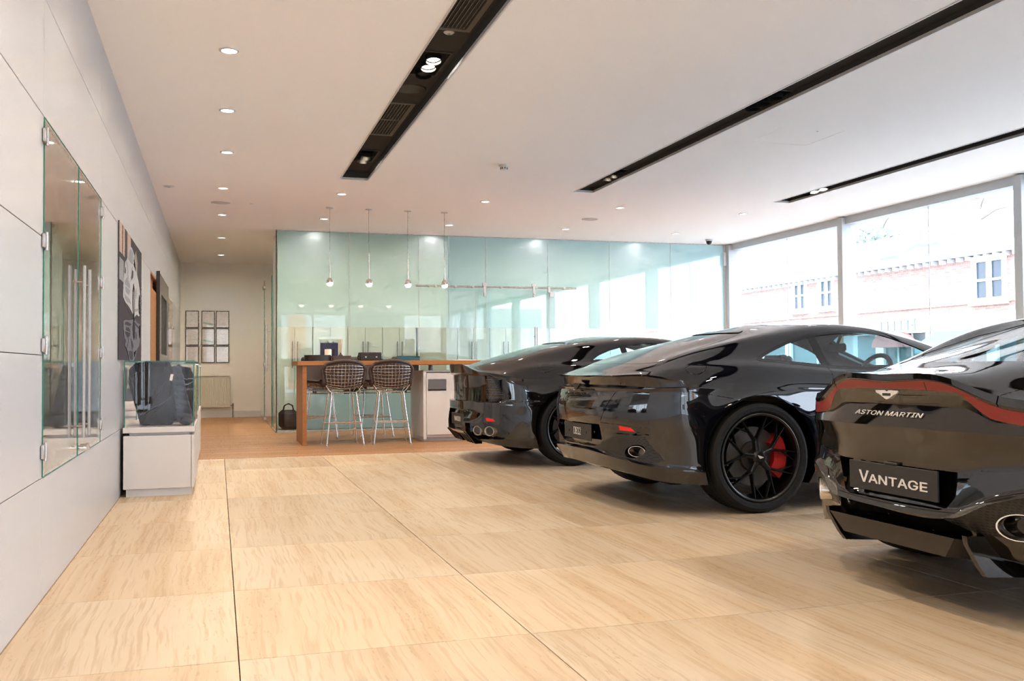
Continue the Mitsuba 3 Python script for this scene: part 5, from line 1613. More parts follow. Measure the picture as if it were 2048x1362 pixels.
def door_mirror(car, s, z):
    for side in (-1, 1):
        k = car.put('door_mirror', man(rot(trimesh.creation.icosphere(3, 1.0).apply_scale((0.085, 0.12, 0.06)), 0).apply_translation((s, side * 1.0, z))), car.paint)
        car.put('mirror_stalk', rod((s + 0.02, side * 0.84, z - 0.06), (s + 0.01, side * 0.95, z - 0.02), 0.018), 'gloss_black', k, smooth=40)
        car.put('mirror_glass', move(prism(ellipse(0, 0, 0.085, 0.042), 'x', -0.088, -0.080), s + 0.012, side * 1.0, z), 'chrome', k)


def interp_profile(base):
    b = np.array(base)
    return lambda w: np.interp(abs(w), b[:7, 1], b[:7, 0])


def glaze(car, dlo, split, rear_poly=None, cabin_box=(1.2, 3.0), extra=None, back_cut=None):
    """Cuts the cabin and its windows; returns the body solid. split: (s at the sill, s at the top) of the door pillar."""
    inner = car.solid(-0.028)
    void = inner ^ man(box(cabin_box[0], cabin_box[1], -0.86, 0.86, 0.60, 1.5))
    if extra is not None:
        void = void + (inner ^ man(extra))
    body = car.outer - void
    shell = car.outer - inner
    cut = car.sidep(dlo.buffer(-0.002)) ^ man(box(0.5, 3.4, -1.1, 1.1, 0.8, 1.6))
    for sgn in (-1, 1):
        body = body - (cut ^ man(box(0.5, 3.4, sgn * 0.35 - 0.001 if sgn > 0 else -1.1, 1.1 if sgn > 0 else -0.349, 0.5, 1.6)))
    ring = dlo.buffer(0.013).difference(dlo.buffer(-0.006))
    trim = (car.solid(0.0012) - car.solid(-0.012)) ^ car.sidep(ring) ^ (man(box(0.5, 3.4, -1.1, -0.35, 0.8, 1.6)) + man(box(0.5, 3.4, 0.35, 1.1, 0.8, 1.6)))
    s0, s1 = split
    pil = Polygon([(s0 - 0.05, 0.85), (s0 + 0.012, 0.85), (s1 + 0.012, 1.25), (s1 - 0.05, 1.25)])
    post = (car.solid(-0.001) - car.solid(-0.010)) ^ car.sidep(pil.intersection(dlo)) ^ (man(box(0.5, 3.4, -1.1, -0.35, 0.8, 1.6)) + man(box(0.5, 3.4, 0.35, 1.1, 0.8, 1.6)))
    for sgn in (-1, 1):
        half = man(box(0.3, 3.6, min(0, sgn * 1.3), max(0, sgn * 1.3), 0.6, 1.7))
        car.put('window_trim', trim ^ half, 'gloss_black')
        car.put('door_pillar', post ^ half, 'gloss_black')
    rear_half = Polygon([(0.5, 0.7), (s0 - 0.05, 0.7), (s0 - 0.05, 0.85), (s1 - 0.05, 1.25), (s1 - 0.05, 1.3), (0.5, 1.3)])
    front_half = Polygon([(s0 + 0.012, 0.7), (3.4, 0.7), (3.4, 1.3), (s1 + 0.012, 1.3), (s1 + 0.012, 1.25), (s0 + 0.012, 0.85)])
    for nm, part in (('rear_quarter_window', rear_half), ('door_window', front_half)):
        for sgn in (-1, 1):
            g = (car.solid(-0.003) - car.solid(-0.007)) ^ car.sidep(dlo.intersection(part)) ^ man(box(0.5, 3.4, -1.1 if sgn < 0 else 0.35, -0.35 if sgn < 0 else 1.1, 0.8, 1.6))
            car.put(nm, g, 'car_glass', sheet=True)
    ws = Polygon([(3.10, 0), (3.08, .45), (2.98, .62), (2.60, .58), (2.42, .45), (2.34, .25), (2.33, 0), (2.34, -.25), (2.42, -.45), (2.60, -.58), (2.98, -.62), (3.08, -.45)])
    for nm, pol in (('windscreen', ws),) + ((('rear_window', rear_poly),) if rear_poly is not None else ()):
        pr = car.topp(pol, 0.86, 1.5)
        body = body - (shell ^ pr)
        car.put(nm, (car.solid(-0.003) - car.solid(-0.007)) ^ pr, 'car_glass', sheet=True)
        car.put('glass_edge', (car.solid(-0.0025) - car.solid(-0.012)) ^ car.topp(pol.buffer(0.002).difference(pol.buffer(-0.028)), 0.86, 1.5), 'gloss_black')
    return body


def arches(car, body, r=0.398):
    for s in (car.axle, car.axle + car.wheelbase):
        for sgn in (-1, 1):
            c = man(lathe([(0, 0), (r, 0), (r, 0.62), (0, 0.62)], 72, 'y').apply_translation((s, -1.15 if sgn < 0 else 0.53, 0.352)))
            body = body - c
        car_liner = None
    return body


def common_parts(car, headlamp_z=0.66):
    L = car.V[:, -1, 0].max()
    for sgn in (-1, 1):
        hl = car.tailp(Polygon([(sgn * 0.50, headlamp_z), (sgn * 0.80, headlamp_z + 0.07), (sgn * 0.88, headlamp_z + 0.03), (sgn * 0.62, headlamp_z - 0.05)]), L - 0.75, L + 0.1)
        k = car.put('headlamp', car.layer(hl, 0.002), 'lens_dark')
    gr = car.tailp(Polygon([(-0.52, 0.28), (0.52, 0.28), (0.60, 0.42), (0.40, 0.53), (-0.40, 0.53), (-0.60, 0.42)]), L - 0.7, L + 0.1)
    car.put('front_grille', car.layer(gr, 0.002), 'satin_black')
    # inner wheel housings and underside
    car.put('underbody', box(0.45, L - 0.4, -0.55, 0.55, 0.15, 0.30, 0.03), 'satin_black', smooth=False)

# ---- the far car: black, with a raised spoiler and four tail pipes
def build_far():
    base = [(0, 0), (.015, .3), (.07, .55), (.17, .75), (.36, .90), (.65, .960), (.93, .985), (1.45, .96), (2.1, .935), (3.0, .94), (3.80, .965), (4.35, .88), (4.65, .60), (4.76, .3), (4.78, 0)]
    sh = [(.10, 0, .948), (.11, .28, .943), (.17, .49, .912), (.28, .665, .908), (.44, .795, .925), (.66, .862, .943), (.93, .885, .950), (1.40, .870, .925), (2.05, .855, .893), (3.0, .86, .875), (3.75, .87, .85), (4.25, .75, .765), (4.50, .50, .705), (4.6, .25, .695), (4.62, 0, .695)]
    belt = [(.24, 0, .985), (.25, .27, .983), (.30, .45, .978), (.40, .615, .978), (.55, .725, .984), (.76, .785, .993), (1.0, .803, .995), (1.45, .805, .965), (2.1, .80, .922), (2.8, .79, .91), (3.1, .70, .915), (3.2, .5, .93), (3.25, .3, .94), (3.27, .15, .945), (3.28, 0, .945)]
    hood = [tuple((np.array(a) + np.array(b)) / 2) for a, b in zip(sh[:10], belt[:10])] + [(3.6, .74, .89), (3.85, .56, .876), (4.0, .36, .87), (4.05, .18, .874), (4.07, 0, .875)]
    rail = [(.52, 0, 1.062), (.53, .25, 1.062), (.56, .43, 1.060), (.64, .56, 1.068), (.80, .632, 1.088), (.98, .662, 1.106), (1.17, .674, 1.112), (1.5, .692, 1.09), (2.05, .705, 1.06), (2.5, .69, 1.02), (2.77, .61, 1.03), (2.87, .45, 1.045), (2.91, .30, 1.055), (2.93, .15, 1.06), (2.94, 0, 1.06)]
    cant = [(.80, 0, 1.135), (.80, .22, 1.135), (.82, .37, 1.132), (.89, .49, 1.137), (1.01, .545, 1.153), (1.16, .567, 1.170), (1.32, .580, 1.182), (1.60, .595, 1.201), (2.0, .595, 1.198), (2.3, .574, 1.165), (2.48, .50, 1.15), (2.56, .38, 1.158), (2.59, .25, 1.166), (2.61, .12, 1.17), (2.61, 0, 1.17)]
    roof = [(1.06, 0, 1.195), (1.06, .13, 1.195), (1.07, .24, 1.194), (1.12, .33, 1.195), (1.2, .37, 1.203), (1.31, .384, 1.214), (1.43, .388, 1.226), (1.62, .388, 1.243), (1.89, .382, 1.241), (2.1, .35, 1.226), (2.22, .29, 1.218), (2.27, .22, 1.218), (2.29, .15, 1.22), (2.3, .08, 1.221), (2.3, 0, 1.221)]
    sx = [1.36, 1.365, 1.375, 1.40, 1.45, 1.52, 1.59, 1.69, 1.81, 1.9, 1.96, 1.99, 2.005, 2.015, 2.02]
    spine = [(s, 0, 1.266 - 0.11 * (s - 1.75) ** 2) for s in sx]
    rings = [
        ('floor', False, {0: .19, 3: .19, 5: .17, 14: .17}, {0: .34, 3: .24, 5: .18, 11: .18, 14: .15}),
        ('bottom', True, {0: .225, 2: .220, 3: .205, 4: .185, 5: .170, 6: .165, 14: .17}, {0: .10, 2: .085, 3: .05, 4: .025, 5: .02, 14: .04}),
        ('diff_top', True, {0: .318, 1: .316, 2: .305, 3: .28, 4: .26, 5: .25, 14: .26}, {0: -.022, 1: -.022, 2: -.012, 3: 0, 14: 0}),
        ('mid', False, {0: .43, 3: .40, 5: .38, 14: .38}, {0: -.026, 1: -.024, 2: -.010, 3: .0, 14: 0}),
        ('arch', True, {0: .526, 2: .520, 3: .50, 4: .49, 5: .49, 14: .44}, {0: -.004, 2: -.002, 3: .0, 14: 0}),
        ('bumper', True, {0: .606, 2: .606, 3: .608, 4: .60, 5: .60, 6: .60, 14: .49}, {0: -.003, 14: .002}),
        ('panel_low', True, {0: .614, 2: .614, 3: .618, 4: .630, 5: .64, 6: .64, 14: .51}, {0: .045, 1: .044, 2: .038, 3: .020, 4: .004, 5: .003, 14: .006}),
        ('panel_mid', False, {0: .74, 3: .745, 4: .71, 5: .71, 6: .70, 14: .54}, {0: .050, 1: .049, 2: .042, 3: .022, 4: .006, 5: .006, 14: .012}),
        ('panel_top', True, {0: .868, 2: .862, 3: .850, 4: .79, 5: .775, 6: .77, 11: .68, 14: .58}, {0: .040, 1: .040, 2: .034, 3: .020, 4: .010, 5: .016, 14: .025}),
        ('lip_low', True, {0: .886, 1: .885, 2: .874, 3: .862, 4: .805, 5: .80, 6: .795, 8: .77, 11: .69, 14: .595}, {0: .006, 1: .006, 2: .008, 3: .010, 4: .018, 5: .022, 14: .032}),
        ('lip', True, {0: .976, 1: .968, 2: .905, 3: .884, 4: .845, 5: .838, 6: .838, 8: .81, 11: .70, 14: .62}, {0: -.012, 1: -.010, 2: .010, 3: .018, 4: .025, 5: .030, 14: .05}),
        ('shoulder', False, sh, None), ('hood', False, hood, None), ('belt', False, belt, None), ('rail', False, rail, None), ('cant', False, cant, None), ('roof', False, roof, None), ('spine', True, spine, None)]
    return Car(2.32, 9.52, base, rings, 0.93, 2.885), base


car, base = build_far()
car.key = thing('car'); car.paint = 'paint_black'
tag(car.key, 'black grand tourer furthest from the viewer, with a raised tail spoiler and paired exhaust tips', 'car')
dlo = Polygon([(1.17, 1.005), (1.26, 1.055), (1.40, 1.105), (1.58, 1.150), (1.72, 1.170), (1.86, 1.178), (2.02, 1.176), (2.15, 1.163), (2.28, 1.130), (2.44, 1.072), (2.60, 1.005), (2.70, .95), (2.62, .92), (2.2, .920), (1.9, .935), (1.62, .955), (1.40, .978)])
body = glaze(car, dlo, (1.60, 1.565), cabin_box=(1.25, 3.1))
hexp = Polygon([(.30, .524), (-.30, .524), (-.345, .516), (-.30, .40), (-.285, .322), (.285, .322), (.30, .40), (.345, .516)])
body = body - car.pocket(car.tailp(hexp, a=-.4, b=0.3), 0.04)
pk = Polygon([(-.36, .400), (-.72, .415), (-.80, .395), (-.869, .325), (-.835, .262), (-.46, .245), (-.37, .30)])
body = body - car.pocket(car.tailp(pk, a=-.4, b=0.7, both=True), 0.05)
shut = line_of([(-.556, .89), (-.548, .86)], 0.004)
body = body - car.pocket(car.tailp(shut, b=0.4, both=True), 0.008)
sidegap = line_of([(.30, .655), (.45, .62), (.60, .565)], 0.006)
body = body - (car.sidep(sidegap) ^ (car.outer - car.solid(-0.008)))
scoop = Polygon([(.34, .64), (.52, .605), (.60, .575), (.56, .545), (.44, .575)])
body = body - (car.sidep(scoop) ^ (car.outer - car.solid(-0.012)))
scoop2 = Polygon([(.24, .50), (.33, .49), (.47, .395), (.44, .370), (.34, .41)])
body = body - (car.sidep(scoop2) ^ (car.outer - car.solid(-0.010)))
flap = ring_of(ellipse(.68, -.862, .080, .042), 0.004)
body = body - (car.topp(flap, 0.7, 1.1) ^ (car.outer - car.solid(-0.005)))
door_gap = line_of([(1.57, .95), (1.54, .75), (1.6, .45), (1.7, .25)], 0.004).union(line_of([(2.85, .90), (2.9, .6), (2.8, .25)], 0.004))
body = body - (car.sidep(door_gap) ^ (car.outer - car.solid(-0.008)))
body = arches(car, body)
car.put('body', body, 'paint_black')
# tail: dark panel with a floating shield and slatted lamps at both ends
TP = Polygon([(-.62, .862), (-.745, .852), (-.858, .69), (-.852, .64), (-.80, .6175), (.80, .6175), (.852, .64), (.858, .69), (.745, .852), (.62, .862)])
tag(car.put('tail_panel', car.layer(car.tailp(TP, a=-.3, b=0.5), 0.001), 'gloss_black'), 'black panel across the tail')
shield = Polygon([(-.50, .845), (-.42, .855), (.42, .855), (.50, .845), (.60, .70), (.56, .645), (-.56, .645), (-.60, .70)])
sh_m = (car.outer.translate((.020, 0, 0)) - car.outer.translate((.045, 0, 0))) ^ car.tailp(shield, b=0.4)
tag(car.put('tail_shield', sh_m, 'gloss_black'), 'floating gloss black shield')
for sg in (-1, 1):
    LP = [(.60, .845), (.735, .842), (.842, .69), (.838, .648), (.79, .630), (.645, .632), (.675, .70)]
    lampk = car.put('tail_lamp', car.layer(car.tailp(Polygon([(sg * a, b) for a, b in LP]), a=-.3, b=0.5), 0.0022, below=0.0), 'lens_dark')
    tag(lampk, 'slatted dark tail lamp')
    for n in range(12):
        z0 = .648 + n * .0158
        a1 = .835 - max(0, (z0 - .69)) * .70
        bl = Polygon([(sg * (.655 + .0 * n), z0), (sg * (a1 - .012), z0 + .004), (sg * (a1 - .012), z0 + .008), (sg * .655, z0 + .005)])
        car.put('lamp_blade', (car.solid(.009) ^ car.tailp(bl, a=-.3, b=0.5)) - car.outer, 'blade_bronze', lampk)
    rf = Polygon([(sg * .682, .462), (sg * .755, .455), (sg * .775, .428), (sg * .69, .430)])
    tag(car.put('reflector', car.layer(car.tailp(rf, b=0.5), 0.002), 'reflector_red'), 'red rear reflector')
    exhaust(car, .082, sg * .505, .330, .072, .043, -sg * 14)
    exhaust(car, .150, sg * .695, .334, .072, .043, -sg * 20)
    for n in range(4):
        y0 = sg * (.10 + .10 * n)
        fin = prism(Polygon([(-.005, .312), (.03, .312), (.16, .235), (.16, .195), (.09, .195)]), 'y', y0 - .006, y0 + .006)
        car.put('diffuser_fin', fin, 'gloss_black', smooth=False)
for sg in (-1, 1):
    pp = Polygon([(-.36, .400), (-.72, .415), (-.80, .395), (-.869, .325), (-.835, .262), (-.46, .245), (-.37, .30)])
    pp = pp if sg < 0 else affinity.scale(pp, -1, 1, origin=(0, 0))
    tag(car.put('exhaust_surround', (car.outer.translate((.0485, 0, 0)) - car.outer.translate((.052, 0, 0))) ^ car.tailp(pp, a=-.4, b=0.7), 'gloss_black'), 'black recess round the exhaust tips')
pl = car.put('number_plate', box(0.012, 0.020, -.26, .26, .365, .48, 0.002), 'plate_dark', smooth=False)
tag(pl, 'dark show plate with silver lettering')
tail_text('VANQUISH', 0.045, 0.0, .402, 0.0113, car, 'letter_silver', 'plate_lettering', bold=True, parent=pl, width=0.26, depth=0.0012)
k = car.put('rear_window', car.patch(13.2, 15.8, 0.0, 2.85, 0.0012, 0.004), 'gloss_black', smooth=40)
tag(k, 'dark rear panel in place of a window')
car.put('roof_spoiler', car.patch(15.80, 16.06, 0.0, 2.7, 0.007, 0.012), 'gloss_black', smooth=25)
cabin(car, dict(seat=1.6, dash=2.46, mir=2.22))
door_mirror(car, 2.42, 0.99)
common_parts(car)
wheels(car, 0.970, 'caliper_grey')

# ---- the middle car: dark navy coupe
def build_navy():
    base = [(0, 0), (.012, .3), (.07, .58), (.19, .79), (.40, .918), (.65, .960), (.90, .982), (1.35, .96), (2.0, .935), (2.9, .94), (3.70, .965), (4.25, .88), (4.55, .60), (4.66, .3), (4.68, 0)]
    sh = [(.09, 0, .903), (.10, .3, .904), (.15, .55, .907), (.25, .735, .912), (.42, .845, .924), (.66, .878, .937), (.90, .888, .940), (1.35, .868, .913), (2.0, .852, .883), (2.9, .86, .868), (3.65, .87, .845), (4.15, .75, .76), (4.40, .50, .70), (4.5, .25, .69), (4.52, 0, .69)]
    belt = [(.22, 0, .942), (.23, .28, .943), (.27, .50, .945), (.36, .675, .956), (.52, .762, .974), (.72, .792, .985), (.95, .803, .986), (1.38, .803, .953), (2.0, .797, .912), (2.7, .79, .90), (3.0, .70, .905), (3.1, .5, .92), (3.15, .3, .93), (3.17, .15, .935), (3.18, 0, .935)]
    hood = [tuple((np.array(a) + np.array(b)) / 2) for a, b in zip(sh[:10], belt[:10])] + [(3.5, .74, .882), (3.75, .56, .868), (3.9, .36, .862), (3.95, .18, .866), (3.97, 0, .867)]
    rail = [(.50, 0, 1.022), (.51, .25, 1.022), (.53, .45, 1.022), (.58, .59, 1.035), (.72, .655, 1.06), (.90, .668, 1.09), (1.10, .672, 1.10), (1.45, .69, 1.08), (2.0, .70, 1.05), (2.45, .69, 1.01), (2.70, .61, 1.02), (2.80, .45, 1.035), (2.84, .30, 1.045), (2.86, .15, 1.05), (2.87, 0, 1.05)]
    cant = [(.82, 0, 1.115), (.82, .22, 1.115), (.84, .38, 1.112), (.90, .50, 1.116), (1.0, .548, 1.135), (1.13, .565, 1.157), (1.28, .578, 1.174), (1.55, .592, 1.196), (1.95, .592, 1.192), (2.25, .572, 1.157), (2.42, .50, 1.142), (2.50, .38, 1.15), (2.53, .25, 1.158), (2.55, .12, 1.162), (2.55, 0, 1.162)]
    roof = [(1.12, 0, 1.190), (1.12, .13, 1.190), (1.13, .24, 1.188), (1.17, .33, 1.187), (1.24, .37, 1.194), (1.33, .382, 1.206), (1.43, .386, 1.221), (1.6, .386, 1.239), (1.85, .38, 1.237), (2.05, .35, 1.221), (2.17, .29, 1.212), (2.22, .22, 1.212), (2.24, .15, 1.214), (2.25, .08, 1.215), (2.25, 0, 1.215)]
    sx = [1.38, 1.385, 1.395, 1.42, 1.46, 1.52, 1.58, 1.67, 1.78, 1.86, 1.92, 1.95, 1.965, 1.975, 1.98]
    spine = [(s, 0, 1.262 - 0.12 * (s - 1.72) ** 2) for s in sx]
    rings = [
        ('floor', False, {0: .21, 3: .20, 5: .17, 14: .17}, {0: .30, 3: .22, 5: .18, 11: .18, 14: .15}),
        ('bottom', True, {0: .275, 1: .272, 2: .258, 3: .225, 4: .20, 6: .18, 14: .18}, {0: .055, 2: .05, 3: .035, 4: .02, 5: .02, 14: .04}),
        ('ledge', True, {0: .380, 1: .376, 2: .350, 3: .312, 4: .286, 5: .275, 6: .27, 14: .26}, {0: -.012, 2: -.012, 3: -.006, 4: 0, 14: 0}),
        ('groove', True, {0: .396, 1: .392, 2: .366, 3: .328, 4: .300, 5: .289, 6: .284, 14: .28}, {0: .018, 2: .018, 3: .014, 4: .006, 5: .002, 14: .0}),
        ('mid', False, {0: .47, 3: .44, 5: .42, 14: .40}, {0: .014, 3: .010, 5: .002, 14: .0}),
        ('crease', True, {0: .573, 2: .572, 3: .556, 4: .552, 6: .55, 10: .55, 14: .45}, {0: 0, 14: 0}),
        ('boot', False, {0: .68, 4: .68, 8: .67, 11: .60, 14: .52}, {0: -.004, 3: -.004, 5: .002, 14: .005}),
        ('blade_low', True, {0: .782, 2: .782, 3: .782, 4: .782, 5: .765, 6: .76, 8: .74, 11: .66, 14: .57}, {0: .030, 2: .024, 3: .010, 4: .006, 5: .012, 14: .02}),
        ('blade_top', True, {0: .800, 2: .800, 3: .800, 4: .806, 5: .785, 6: .78, 8: .76, 11: .675, 14: .585}, {0: .022, 2: .016, 3: .004, 4: .006, 5: .015, 14: .025}),
        ('recess_low', True, {0: .806, 2: .806, 3: .806, 4: .812, 5: .797, 6: .79, 8: .77, 11: .68, 14: .59}, {0: .056, 2: .052, 3: .036, 4: .010, 5: .017, 14: .03}),
        ('recess_top', True, {0: .873, 2: .875, 3: .877, 4: .836, 5: .82, 6: .815, 8: .79, 11: .69, 14: .605}, {0: .034, 2: .034, 3: .026, 4: .013, 5: .022, 14: .035}),
        ('lip', True, {0: .884, 2: .887, 3: .890, 4: .850, 5: .842, 6: .84, 8: .81, 11: .70, 14: .62}, {0: 0, 2: .0, 3: .002, 4: .016, 5: .028, 6: .03, 14: .05}),
        ('shoulder', False, sh, None), ('hood', False, hood, None), ('belt', False, belt, None), ('rail', False, rail, None), ('cant', False, cant, None), ('roof', False, roof, None), ('spine', True, spine, None)]
    car = Car(2.42, 6.37, base, rings, 0.90, 2.805)
    car.key = thing('car'); car.paint = 'paint_navy'
    tag(car.key, 'dark navy coupe in the middle of the three, with a red brake caliper', 'car')
    # side windows
    dlo = Polygon([(.985, .988), (1.12, 1.04), (1.29, 1.098), (1.49, 1.148), (1.66, 1.166), (1.80, 1.174), (1.95, 1.172), (2.08, 1.160), (2.20, 1.128), (2.36, 1.072), (2.52, 1.00), (2.62, .945), (2.55, .915), (2.2, .912), (1.935, .920), (1.70, .930), (1.53, .938), (1.30, .960)])
    return car, base, dlo


car, base, dlo = build_navy()
body = glaze(car, dlo, (1.535, 1.505))
prof = interp_profile(base)
# tail cuts
rec = Polygon([(.40, .558), (-.40, .558), (-.53, .492), (-.36, .418), (-.26, .402), (.26, .402), (.36, .418), (.53, .492)])
body = body - car.pocket(car.tailp(rec, b=0.25), 0.035)
slit = Polygon([(.30, .506), (.755, .500), (.80, .508), (.74, .525), (.50, .532), (.30, .523)])
body = body - car.pocket(car.tailp(slit, b=0.4, both=True), 0.03)
shut = line_of([(-.555, .885), (-.552, .80), (-.508, .731), (-.43, .62), (-.393, .573)], 0.0045)
body = body - car.pocket(car.tailp(shut, b=0.35, both=True), 0.012)
side_gap = line_of([(.36, .79), (.415, .785), (.56, .762), (.71, .735)], 0.004)
body = body - (car.sidep(side_gap) ^ (car.outer - car.solid(-0.008)))
flap = ring_of(ellipse(.50, -.855, .070, .038), 0.004)
body = body - (car.topp(flap, 0.7, 1.1) ^ (car.outer - car.solid(-0.006)))
bumper_gap = line_of([(-.40, .573), (-.62, .566), (-.80, .551)], 0.004)
body = body - car.pocket(car.tailp(bumper_gap, b=0.4, both=True), 0.008)
hole = ellipse(-.692, .398, .075, .040, ang=-18)
body = body - car.tailp(hole.union(affinity.scale(hole, -1, 1, origin=(0, 0))), b=0.5)
door_gap = line_of([(1.50, .93), (1.47, .75), (1.52, .45), (1.62, .25)], 0.004).union(line_of([(2.75, .90), (2.80, .6), (2.7, .25)], 0.004))
body = body - (car.sidep(door_gap) ^ (car.outer - car.solid(-0.008)))
body = arches(car, body)
k = car.put('body', body, 'paint_navy')
# black lower insert with perforations, valance, lamps
ins = Polygon([(-.50, .478), (-.60, .487), (-.765, .496), (-.852, .346), (-.80, .328), (-.58, .362), (-.40, .388), (-.27, .394)]).difference(hole.buffer(0.004))
for p in (ins, affinity.scale(ins, -1, 1, origin=(0, 0))):
    k = car.put('exhaust_surround', car.layer(car.tailp(p, b=0.5), 0.0012), 'perforated_black')
    tag(k, 'perforated black panel round the exhaust')
lampk = car.put('tail_lamp', car.patch(7.0, 8.0, 0.0, 4.05, 0.001, 0.004), 'lens_dark', smooth=25)
tag(lampk, 'slim dark C shaped lamp strip')
for sd in (-1, 1):
    car.put('lamp_return', car.patch(10.0, 11.0, 2.55, 4.1, 0.001, 0.004, sd), 'lens_dark', lampk, smooth=25)
    car.put('lamp_return', car.patch(8.0, 10.5, 3.72, 4.12, 0.0008, 0.004, sd), 'lens_dark', lampk, smooth=25)
rf = Polygon([(-.592, .560), (-.69, .548), (-.712, .526), (-.596, .531)])
for p in (rf, affinity.scale(rf, -1, 1, origin=(0, 0))):
    tag(car.put('reflector', car.layer(car.tailp(p, b=0.4), 0.002), 'reflector_red'), 'red rear reflector')
pl = car.put('number_plate', box(0.012, 0.020, -.26, .26, .437, .550, 0.003), 'plate_dark', smooth=False)
tag(pl, 'dark show plate with silver lettering')
tail_text('DB12', 0.052, 0.0, .468, 0.0115, car, 'letter_silver', 'plate_lettering', parent=pl, width=0.135, depth=0.0012)
for tt in (-.17, .17):
    car.put('plate_screw', lathe([(0, 0), (.008, 0), (.008, .004), (0, .005)], 12, 'x').apply_scale((-1, 1, 1)).apply_translation((0.012, tt, .49)), 'satin_black', pl)
tail_text('ASTON MARTIN', 0.022, 0.0, .745, -0.003, car, 'gloss_black', 'boot_lettering', lean=0.15, depth=0.004, width=0.40, slope=0.10)
wb = prism(affinity.translate(wings(0.145, 0.042), 0, .808), 'x', 0.004, 0.018)
tag(car.put('winged_badge', wb, 'satin_black'), 'black winged badge')
exhaust(car, .150, -.700, .398, .064, .034, 30, 0, 'chrome_warm'); exhaust(car, .150, .700, .398, .064, .034, -30, 0, 'chrome_warm')
k = car.put('rear_window', car.patch(14.25, 16.75, 0.0, 2.85, 0.0012, 0.004), 'gloss_black', smooth=40)
tag(k, 'dark rear window')
car.put('roof_spoiler', car.patch(16.80, 17.06, 0.0, 2.7, 0.007, 0.012), 'gloss_black', smooth=25)
cabin(car, dict(seat=1.55, dash=2.38, mir=2.15))
door_mirror(car, 2.33, 0.98)
common_parts(car)
wheels(car, 0.968, 'caliper_red')

